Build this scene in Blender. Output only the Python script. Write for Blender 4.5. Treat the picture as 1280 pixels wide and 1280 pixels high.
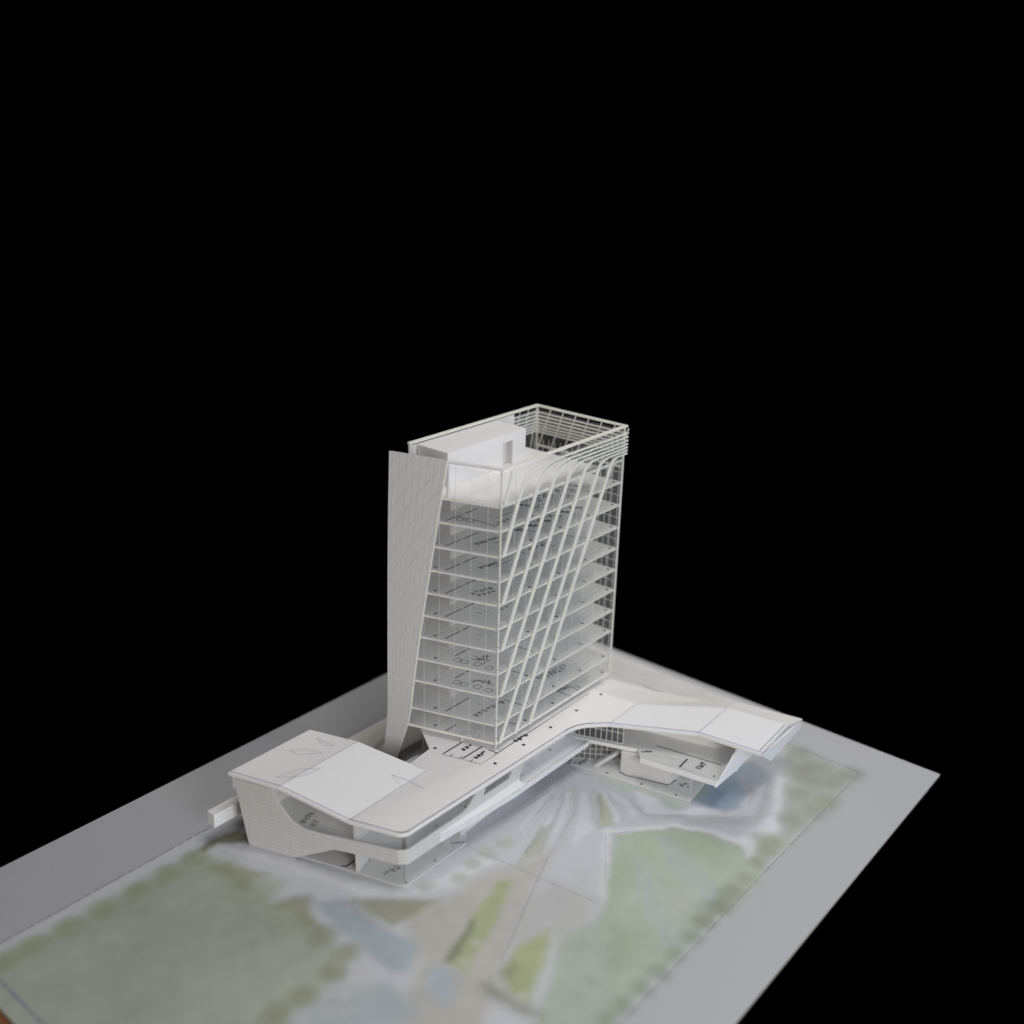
import bpy, math, random
import numpy as np
from mathutils import Vector, Matrix
from mathutils.geometry import tessellate_polygon

for o in list(bpy.data.objects):
    bpy.data.objects.remove(o)
S = bpy.context.scene
COL = S.collection
random.seed(7)

# ------------------------------------------------------------------ camera
right = Vector((0.76887629, 0.63890786, 0.02502012))
down = Vector((0.24306559, -0.25586973, -0.93565474))
fwd = Vector((-0.59139528, 0.72548428, -0.35202868))
cam_d = bpy.data.cameras.new('camera')
cam = bpy.data.objects.new('camera', cam_d)
COL.objects.link(cam)
up, back = -down, -fwd
cam.matrix_world = Matrix(((right.x, up.x, back.x, 0), (right.y, up.y, back.y, 0), (right.z, up.z, back.z, 1.0), (0, 0, 0, 1)))
cam_d.sensor_width = 36
cam_d.sensor_fit = 'HORIZONTAL'
cam_d.lens = 36 * 1365.269 / 1280
cam_d.clip_start = 0.02
cam_d.clip_end = 50
cam_d.dof.use_dof = True
cam_d.dof.focus_distance = 1.62
cam_d.dof.aperture_fstop = 1.35
S.camera = cam

# ------------------------------------------------------------------ world: unlit black surroundings
W = bpy.data.worlds.new('World')
S.world = W
W.use_nodes = True
W.node_tree.nodes['Background'].inputs[0].default_value = (0, 0, 0, 1)
W.node_tree.nodes['Background'].inputs[1].default_value = 0

# ------------------------------------------------------------------ lamps
def area(name, loc, target, size, power, col, spread=180):
    d = bpy.data.lights.new(name, 'AREA')
    d.energy = power
    d.color = col
    d.size = size
    d.spread = math.radians(spread)
    o = bpy.data.objects.new(name, d)
    COL.objects.link(o)
    o.location = loc
    o.rotation_euler = (Vector(target) - Vector(loc)).to_track_quat('-Z', 'Y').to_euler()
    return o
area('overhead_softbox', (-0.48, 1.12, 2.00), (-0.90, 1.12, 0.15), 0.8, 14.5, (1.0, 0.985, 0.97))
area('side_fill_softbox', (0.90, 0.20, 0.75), (-0.90, 1.10, 0.20), 0.8, 24.5, (1.0, 0.985, 0.985))  # unseen light added low at the right, strength fitted
area('blue_side_light', (1.60, 1.30, 0.90), (-0.90, 1.12, 0.15), 1.2, 9.0, (0.30, 0.60, 1.0))
area('front_fill', (-1.15, -0.95, 0.75), (-1.0, 1.0, 0.30), 0.9, 4.6, (1.0, 0.92, 0.84))  # unseen fill added low in front to brighten upright faces
area('rear_warm_lamp', (-0.95, 2.75, 1.15), (-0.85, 1.40, 0.05), 0.6, 12.0, (1.0, 0.97, 0.92))

S.view_settings.view_transform = 'Standard'
S.view_settings.look = 'None'
S.view_settings.exposure = 0.08
S.view_settings.gamma = 1.0
S.view_settings.use_curve_mapping = False
S.cycles.max_bounces = 12
S.cycles.transparent_max_bounces = 32
S.cycles.diffuse_bounces = 5

# ------------------------------------------------------------------ materials
MAT = {}
def base_mat(name):
    m = bpy.data.materials.new(name)
    m.use_nodes = True
    MAT[name] = m
    nt = m.node_tree
    return m, nt, nt.nodes['Principled BSDF']

def card(name, col, rough=0.75, spec=0.25, mottle=0.04, scale=60, bump=0.15):
    m, nt, b = base_mat(name)
    N, L = nt.nodes, nt.links
    tc = N.new('ShaderNodeTexCoord')
    n = N.new('ShaderNodeTexNoise'); n.inputs['Scale'].default_value = scale; n.inputs['Detail'].default_value = 6
    L.new(tc.outputs['Object'], n.inputs['Vector'])
    r = N.new('ShaderNodeMixRGB'); r.blend_type = 'MIX'
    r.inputs[1].default_value = (*[c * (1 - mottle) for c in col], 1)
    r.inputs[2].default_value = (*[min(1, c * (1 + mottle)) for c in col], 1)
    L.new(n.outputs['Fac'], r.inputs[0])
    L.new(r.outputs[0], b.inputs['Base Color'])
    b.inputs['Roughness'].default_value = rough
    b.inputs['Specular IOR Level'].default_value = spec
    n2 = N.new('ShaderNodeTexNoise'); n2.inputs['Scale'].default_value = 900; n2.inputs['Detail'].default_value = 3
    L.new(tc.outputs['Object'], n2.inputs['Vector'])
    bp = N.new('ShaderNodeBump'); bp.inputs['Strength'].default_value = bump; bp.inputs['Distance'].default_value = 0.0004
    L.new(n2.outputs['Fac'], bp.inputs['Height']); L.new(bp.outputs[0], b.inputs['Normal'])
    return m
card('white_card', (0.80, 0.785, 0.77))
card('roof_card', (0.88, 0.865, 0.855), mottle=0.02)
card('cool_card', (0.85, 0.85, 0.86), mottle=0.02)
card('warm_card', (0.79, 0.775, 0.75), mottle=0.03)
card('cream_strip', (0.76, 0.755, 0.69), mottle=0.05, scale=200, rough=0.5, spec=0.4)
card('edge_strip', (0.80, 0.78, 0.70), mottle=0.06, scale=200, rough=0.45, spec=0.4)
card('floor_paper', (0.90, 0.895, 0.88), mottle=0.05, scale=25, rough=0.55, spec=0.35)
def make_translucent(name, amount):
    nt = MAT[name].node_tree; b = nt.nodes['Principled BSDF']; out = nt.nodes['Material Output']
    t = nt.nodes.new('ShaderNodeBsdfTranslucent'); mx = nt.nodes.new('ShaderNodeMixShader'); mx.inputs[0].default_value = amount
    for l in list(nt.links):
        if l.to_socket == b.inputs['Base Color']: nt.links.new(l.from_socket, t.inputs[0])
    nt.links.new(b.outputs[0], mx.inputs[1]); nt.links.new(t.outputs[0], mx.inputs[2]); nt.links.new(mx.outputs[0], out.inputs[0])
make_translucent('floor_paper', 0.5)
for nm_ in ('roof_card', 'cool_card', 'warm_card', 'white_card'): make_translucent(nm_, 0.16)
card('core_card', (0.50, 0.475, 0.44), mottle=0.06)
card('skirt_card', (0.70, 0.70, 0.70), mottle=0.02)
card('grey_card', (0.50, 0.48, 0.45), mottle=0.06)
card('ink', (0.018, 0.016, 0.055), mottle=0.3, rough=0.6)
card('pencil', (0.28, 0.27, 0.36), mottle=0.2, rough=0.7)
card('score_line', (0.66, 0.66, 0.68), mottle=0.1)
card('plan_ink', (0.40, 0.40, 0.47), mottle=0.15, rough=0.7)
card('faint_ink', (0.42, 0.42, 0.48), mottle=0.15, rough=0.7)
card('dash_ink', (0.26, 0.26, 0.32), mottle=0.3, rough=0.7)
card('board_white', (0.42, 0.42, 0.42), mottle=0.03, scale=8)

def wood():
    m, nt, b = base_mat('wood')
    N, L = nt.nodes, nt.links
    tc = N.new('ShaderNodeTexCoord'); mp = N.new('ShaderNodeMapping'); mp.inputs['Scale'].default_value = (3, 40, 40)
    w = N.new('ShaderNodeTexNoise'); w.inputs['Scale'].default_value = 4; w.inputs['Detail'].default_value = 8
    cr = N.new('ShaderNodeValToRGB'); cr.color_ramp.elements[0].color = (0.10, 0.035, 0.012, 1); cr.color_ramp.elements[1].color = (0.26, 0.11, 0.04, 1)
    L.new(tc.outputs['Object'], mp.inputs[0]); L.new(mp.outputs[0], w.inputs['Vector']); L.new(w.outputs['Fac'], cr.inputs[0]); L.new(cr.outputs[0], b.inputs['Base Color'])
    b.inputs['Roughness'].default_value = 0.5
wood()

def film(name, tint, gloss=0.10, haze=0.05, hazecol=(0.8, 0.8, 0.8)):
    m = bpy.data.materials.new(name); m.use_nodes = True; MAT[name] = m
    nt = m.node_tree; N, L = nt.nodes, nt.links
    N.remove(N['Principled BSDF'])
    out = N['Material Output']
    tr = N.new('ShaderNodeBsdfTransparent'); tr.inputs[0].default_value = (*tint, 1)
    df = N.new('ShaderNodeBsdfDiffuse'); df.inputs[0].default_value = (*hazecol, 1)
    gl = N.new('ShaderNodeBsdfGlossy'); gl.inputs['Roughness'].default_value = 0.06; gl.inputs[0].default_value = (1, 1, 1, 1)
    m1 = N.new('ShaderNodeMixShader'); m2 = N.new('ShaderNodeMixShader')
    tc = N.new('ShaderNodeTexCoord'); nz = N.new('ShaderNodeTexNoise'); nz.inputs['Scale'].default_value = 14
    mr = N.new('ShaderNodeMapRange'); mr.inputs['To Min'].default_value = haze * 0.4; mr.inputs['To Max'].default_value = haze * 1.6
    L.new(tc.outputs['Object'], nz.inputs['Vector']); L.new(nz.outputs['Fac'], mr.inputs['Value']); L.new(mr.outputs[0], m1.inputs[0])
    L.new(tr.outputs[0], m1.inputs[1]); L.new(df.outputs[0], m1.inputs[2])
    fr = N.new('ShaderNodeLayerWeight'); fr.inputs['Blend'].default_value = 0.5
    pw = N.new('ShaderNodeMath'); pw.operation = 'POWER'; pw.inputs[1].default_value = 4.0
    mu = N.new('ShaderNodeMath'); mu.operation = 'MULTIPLY_ADD'; mu.inputs[1].default_value = gloss * 5; mu.inputs[2].default_value = gloss * 0.6
    L.new(fr.outputs['Facing'], pw.inputs[0]); L.new(pw.outputs[0], mu.inputs[0]); L.new(mu.outputs[0], m2.inputs[0])
    L.new(m1.outputs[0], m2.inputs[1]); L.new(gl.outputs[0], m2.inputs[2])
    L.new(m2.outputs[0], out.inputs[0])
film('clear_film', (0.968, 0.97, 0.973), 0.06, 0.06, (0.9, 0.9, 0.9))
film('hazy_film', (0.96, 0.965, 0.97), 0.05, 0.11, (0.9, 0.9, 0.9))
film('window_film', (0.96, 0.965, 0.97), 0.05, 0.17, (0.88, 0.88, 0.86))
film('shaded_film', (0.32, 0.32, 0.35), 0.08, 0.06, (0.45, 0.45, 0.45))  # dark tint stands for the enclosed shade behind the wing grid

def lined(name, col, line, kind):
    """card with printed lines; UV is in metres"""
    m, nt, b = base_mat(name)
    N, L = nt.nodes, nt.links
    uv = N.new('ShaderNodeUVMap'); uv.uv_map = 'UVMap'
    sx = N.new('ShaderNodeSeparateXYZ'); L.new(uv.outputs[0], sx.inputs[0])
    def lines(expr_socket, period, width):
        d = N.new('ShaderNodeMath'); d.operation = 'DIVIDE'; d.inputs[1].default_value = period; L.new(expr_socket, d.inputs[0])
        f = N.new('ShaderNodeMath'); f.operation = 'FRACT'; L.new(d.outputs[0], f.inputs[0])
        c = N.new('ShaderNodeMath'); c.operation = 'SUBTRACT'; c.inputs[1].default_value = 0.5; L.new(f.outputs[0], c.inputs[0])
        a = N.new('ShaderNodeMath'); a.operation = 'ABSOLUTE'; L.new(c.outputs[0], a.inputs[0])
        l = N.new('ShaderNodeMath'); l.operation = 'LESS_THAN'; l.inputs[1].default_value = width / period / 2; L.new(a.outputs[0], l.inputs[0])
        return l.outputs[0]
    def lin(a, bb):
        p = N.new('ShaderNodeMath'); p.operation = 'MULTIPLY'; p.inputs[1].default_value = a; L.new(sx.outputs[0], p.inputs[0])
        q = N.new('ShaderNodeMath'); q.operation = 'MULTIPLY_ADD'; q.inputs[1].default_value = bb; L.new(sx.outputs[1], q.inputs[0]); L.new(p.outputs[0], q.inputs[2])
        return q.outputs[0]
    if kind == 'fin':
        masks = [(lines(lin(1, 0), 0.125, 0.0085), 0.45), (lines(lin(-0.93, 1), 0.263, 0.009), 0.6)]
    else:
        masks = [(lines(lin(0, 1), 0.0058, 0.0008), 0.45), (lines(lin(1, 0.08), 0.017, 0.0008), 0.28)]
    tc = N.new('ShaderNodeTexCoord'); n = N.new('ShaderNodeTexNoise'); n.inputs['Scale'].default_value = 40; n.inputs['Detail'].default_value = 5
    L.new(tc.outputs['Object'], n.inputs['Vector'])
    cur = N.new('ShaderNodeMixRGB'); cur.inputs[1].default_value = (*[c * 0.96 for c in col], 1); cur.inputs[2].default_value = (*[c * 1.04 for c in col], 1)
    L.new(n.outputs['Fac'], cur.inputs[0]); sock = cur.outputs[0]
    for mk, st in masks:
        mm = N.new('ShaderNodeMath'); mm.operation = 'MULTIPLY'; mm.inputs[1].default_value = st; L.new(mk, mm.inputs[0])
        x = N.new('ShaderNodeMixRGB'); x.inputs[2].default_value = (*line, 1); L.new(mm.outputs[0], x.inputs[0]); L.new(sock, x.inputs[1]); sock = x.outputs[0]
    L.new(sock, b.inputs['Base Color'])
    b.inputs['Roughness'].default_value = 0.7
    b.inputs['Specular IOR Level'].default_value = 0.25
lined('fin_card', (0.60, 0.58, 0.57), (0.30, 0.29, 0.36), 'fin')
lined('wall_card', (0.60, 0.59, 0.565), (0.36, 0.36, 0.38), 'wall')

# ------------------------------------------------------------------ mesh helpers
STUFF = {'printed_plan', 'handwritten_note', 'faint_plan_lines', 'boundary_line', 'wall_tick', 'mullion_grid', 'scored_lines', 'column_mark'}
def link(name, me, mat, parent=None, **props):
    o = bpy.data.objects.new(name, me)
    COL.objects.link(o)
    if name in STUFF: o['kind'] = 'stuff'
    if mat:
        me.materials.clear()
        me.materials.append(MAT[mat])
    if parent is not None:
        o.parent = parent
    for k, v in props.items():
        o[k] = v
    return o

class MB:
    """collects faces; build() links them as one mesh object"""
    def __init__(s):
        s.v, s.f, s.uv = [], [], {}
    def poly(s, pts, uvs=None):
        i = len(s.v)
        s.v += [tuple(p) for p in pts]
        s.f.append(tuple(range(i, i + len(pts))))
        if uvs:
            s.uv[len(s.f) - 1] = uvs
    def box(s, x0, x1, y0, y1, z0, z1):
        c = [(x, y, z) for x in (x0, x1) for y in (y0, y1) for z in (z0, z1)]
        for q in ((0, 1, 3, 2), (4, 6, 7, 5), (0, 4, 5, 1), (2, 3, 7, 6), (0, 2, 6, 4), (1, 5, 7, 3)):
            s.poly([c[k] for k in q])
    def bar(s, a, b, w, h, upv=(0, 0, 1)):
        a, b, upv = Vector(a), Vector(b), Vector(upv)
        d = (b - a).normalized()
        sd = d.cross(upv)
        if sd.length < 1e-5: sd = d.cross(Vector((1, 0, 0)))
        sd.normalize(); u = sd.cross(d).normalized()
        c = []
        for p in (a, b):
            for i in (-1, 1):
                for j in (-1, 1):
                    c.append(p + sd * (i * w / 2) + u * (j * h / 2))
        for q in ((0, 1, 3, 2), (4, 6, 7, 5), (0, 4, 5, 1), (2, 3, 7, 6), (0, 2, 6, 4), (1, 5, 7, 3)):
            s.poly([c[k] for k in q])
    def plate(s, loops, origin, u, v, thick, uvscale=True):
        """planar plate with holes: loops of (a,b) in the frame origin,u,v; grows by thick along u x v"""
        o, u, v = Vector(origin), Vector(u), Vector(v)
        n = u.cross(v).normalized() * thick
        P3 = [[(p[0], p[1], 0) for p in lp] for lp in loops]
        flat = [p for lp in loops for p in lp]
        tris = tessellate_polygon([[Vector(p) for p in lp] for lp in P3])
        for t in tris:
            a = [flat[k] for k in t]
            s.poly([o + u * p[0] + v * p[1] + n for p in a], a)
            s.poly([o + u * p[0] + v * p[1] for p in reversed(a)], list(reversed(a)))
        for lp in loops:
            for i in range(len(lp)):
                p, q = lp[i], lp[(i + 1) % len(lp)]
                w = [o + u * p[0] + v * p[1], o + u * q[0] + v * q[1]]
                s.poly([w[0], w[1], w[1] + n, w[0] + n], [p, q, q, p])
    def slab(s, pts, z0, z1):
        """prism over an XY outline; z may be callables of (x, y)"""
        f0 = z0 if callable(z0) else (lambda x, y: z0)
        f1 = z1 if callable(z1) else (lambda x, y: z1)
        tris = tessellate_polygon([[Vector((p[0], p[1], 0)) for p in pts]])
        for t in tris:
            a = [pts[k] for k in t]
            s.poly([(p[0], p[1], f1(*p)) for p in a]); s.poly([(p[0], p[1], f0(*p)) for p in reversed(a)])
        for i in range(len(pts)):
            p, q = pts[i], pts[(i + 1) % len(pts)]
            s.poly([(p[0], p[1], f0(*p)), (q[0], q[1], f0(*q)), (q[0], q[1], f1(*q)), (p[0], p[1], f1(*p))])
    def ribbon(s, pts, w, z, bold=1.6):
        w = w * bold if w > .00075 else w
        return s._ribbon(pts, w, z)
    def _ribbon(s, pts, w, z):
        """flat ink stroke on a level surface"""
        f = z if callable(z) else (lambda x, y: z)
        for i in range(len(pts) - 1):
            p, q = Vector(pts[i][:2]), Vector(pts[i + 1][:2])
            if (q - p).length < 1e-6: continue
            d = (q - p).normalized(); n = Vector((-d.y, d.x)) * w / 2
            e = d * w * 0.3
            c = [p - n - e, q - n + e, q + n + e, p + n - e]
            s.poly([(a.x, a.y, f(a.x, a.y)) for a in c])
    def disc(s, x, y, r, z, n=12):
        f = z if callable(z) else (lambda a, b: z)
        c = [(x + r * math.cos(2 * math.pi * k / n), y + r * math.sin(2 * math.pi * k / n)) for k in range(n)]
        s.poly([(a, b, f(a, b)) for a, b in c])
    def build(s, name, mat, parent=None, smooth=False, merge=False, **props):
        me = bpy.data.meshes.new(name)
        me.from_pydata(s.v, [], s.f)
        if s.uv:
            ul = me.uv_layers.new(name='UVMap')
            for fi, uvs in s.uv.items():
                for k, li in enumerate(me.polygons[fi].loop_indices):
                    ul.data[li].uv = uvs[k]
        me.update()
        import bmesh
        bm = bmesh.new(); bm.from_mesh(me)
        bmesh.ops.remove_doubles(bm, verts=bm.verts, dist=1e-6)
        bmesh.ops.recalc_face_normals(bm, faces=bm.faces)
        bm.to_mesh(me); bm.free()
        if smooth:
            for p in me.polygons: p.use_smooth = True
        return link(name, me, mat, parent, **props)

def empty(name, loc, **props):
    o = bpy.data.objects.new(name, None)
    o.empty_display_size = 0.02
    COL.objects.link(o)
    o.location = loc
    for k, v in props.items(): o[k] = v
    return o

def rounded(pts, idx_r, n=6):
    """round the listed corners {index: radius} of a closed outline"""
    out = []
    for i, p in enumerate(pts):
        if i not in idx_r: out.append(tuple(p)); continue
        r = idx_r[i]
        p = Vector(p); a = Vector(pts[i - 1]); b = Vector(pts[(i + 1) % len(pts)])
        da = (a - p).normalized() * r; db = (b - p).normalized() * r
        for k in range(n + 1):
            t = k / n
            q = (p + da) * (1 - t) ** 2 + p * 2 * t * (1 - t) + (p + db) * t ** 2
            out.append((q.x, q.y))
    return out

def oval(cx, cy, rx, ry, n=14, rot=0.0, a0=0.0, a1=6.5):
    return [(cx + rx * math.cos(a0 + (a1 - a0) * k / n) * math.cos(rot) - ry * math.sin(a0 + (a1 - a0) * k / n) * math.sin(rot),
             cy + rx * math.cos(a0 + (a1 - a0) * k / n) * math.sin(rot) + ry * math.sin(a0 + (a1 - a0) * k / n) * math.cos(rot)) for k in range(n + 1)]

def scrawl(mb, p0, p1, count, size, z, w=0.0009, seed=1):
    """a row of pen-written characters from p0 to p1, each a few strokes and a loop"""
    rnd = random.Random(seed)
    a, b = Vector(p0), Vector(p1)
    d = (b - a).normalized(); n = Vector((-d.y, d.x))
    for k in range(count):
        c = a.lerp(b, (k + 0.5) / count) + n * rnd.uniform(-.1, .1) * size
        def q(u, v): 
            r = c + d * (u * size * 0.5) + n * (v * size * 0.5)
            return (r.x, r.y)
        ring = lambda u, v, r1, r2: [q(u + math.cos(t) * r1, v + math.sin(t) * r2) for t in [i * .7 for i in range(10)]]
        tops = [[[q(-.7, .7), q(.0, .75), q(-.1, .15)]], [ring(-.35, .45, .32, .32)], [[q(-.65, .8), q(-.65, .2), q(.0, .2)]], [[q(-.6, .75), q(-.05, .7)], [q(-.3, .7), q(-.7, .1)], [q(-.3, .6), q(.05, .1)]], [[q(-.7, .8), q(-.7, .15), q(-.05, .15), q(-.05, .8), q(-.7, .8)]]]
        mids = [[[q(.45, .95), q(.45, -.15)], [q(.45, .4), q(.85, .4)]], [[q(.5, .95), q(.5, -.15)], [q(.2, .4), q(.5, .4)]], [[q(-.7, -.1), q(.8, -.1)], [q(.0, -.1), q(.0, .1)]], [[q(.55, .95), q(.55, -.2)]]]
        bots = [[ring(0, -.6, .42, .3)], [[q(-.5, -.35), q(-.5, -.9), q(.6, -.9)]], [[q(-.5, -.35), q(.5, -.35), q(.5, -.9)]], [[q(-.5, -.35), q(.5, -.35), q(.5, -.9), q(-.5, -.9), q(-.5, -.35)]], []]
        for grp in (rnd.choice(tops), rnd.choice(mids), rnd.choice(bots)):
            for s_ in grp: mb.ribbon(s_, w * 1.05, z)

# ================================================================== THE SURFACE
BX0, BX1, BY0, BY1 = -1.305, -0.4085, 0.3925, 1.613
mb = MB(); mb.box(BX0, BX1, BY0, BY1, -0.0034, -0.0004)
board = mb.build('site_board', 'board_white', None, kind='structure', label='flat white presentation board carrying the printed site plan', category='board')
mb = MB(); mb.box(BX0 + .01, BX1 - .01, BY0 - 0.035, BY1 - .01, -0.030, -0.0040)
mb.build('table_top', 'wood', None, kind='structure', label='brown wooden table edge showing under the near corner of the board', category='table')

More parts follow.
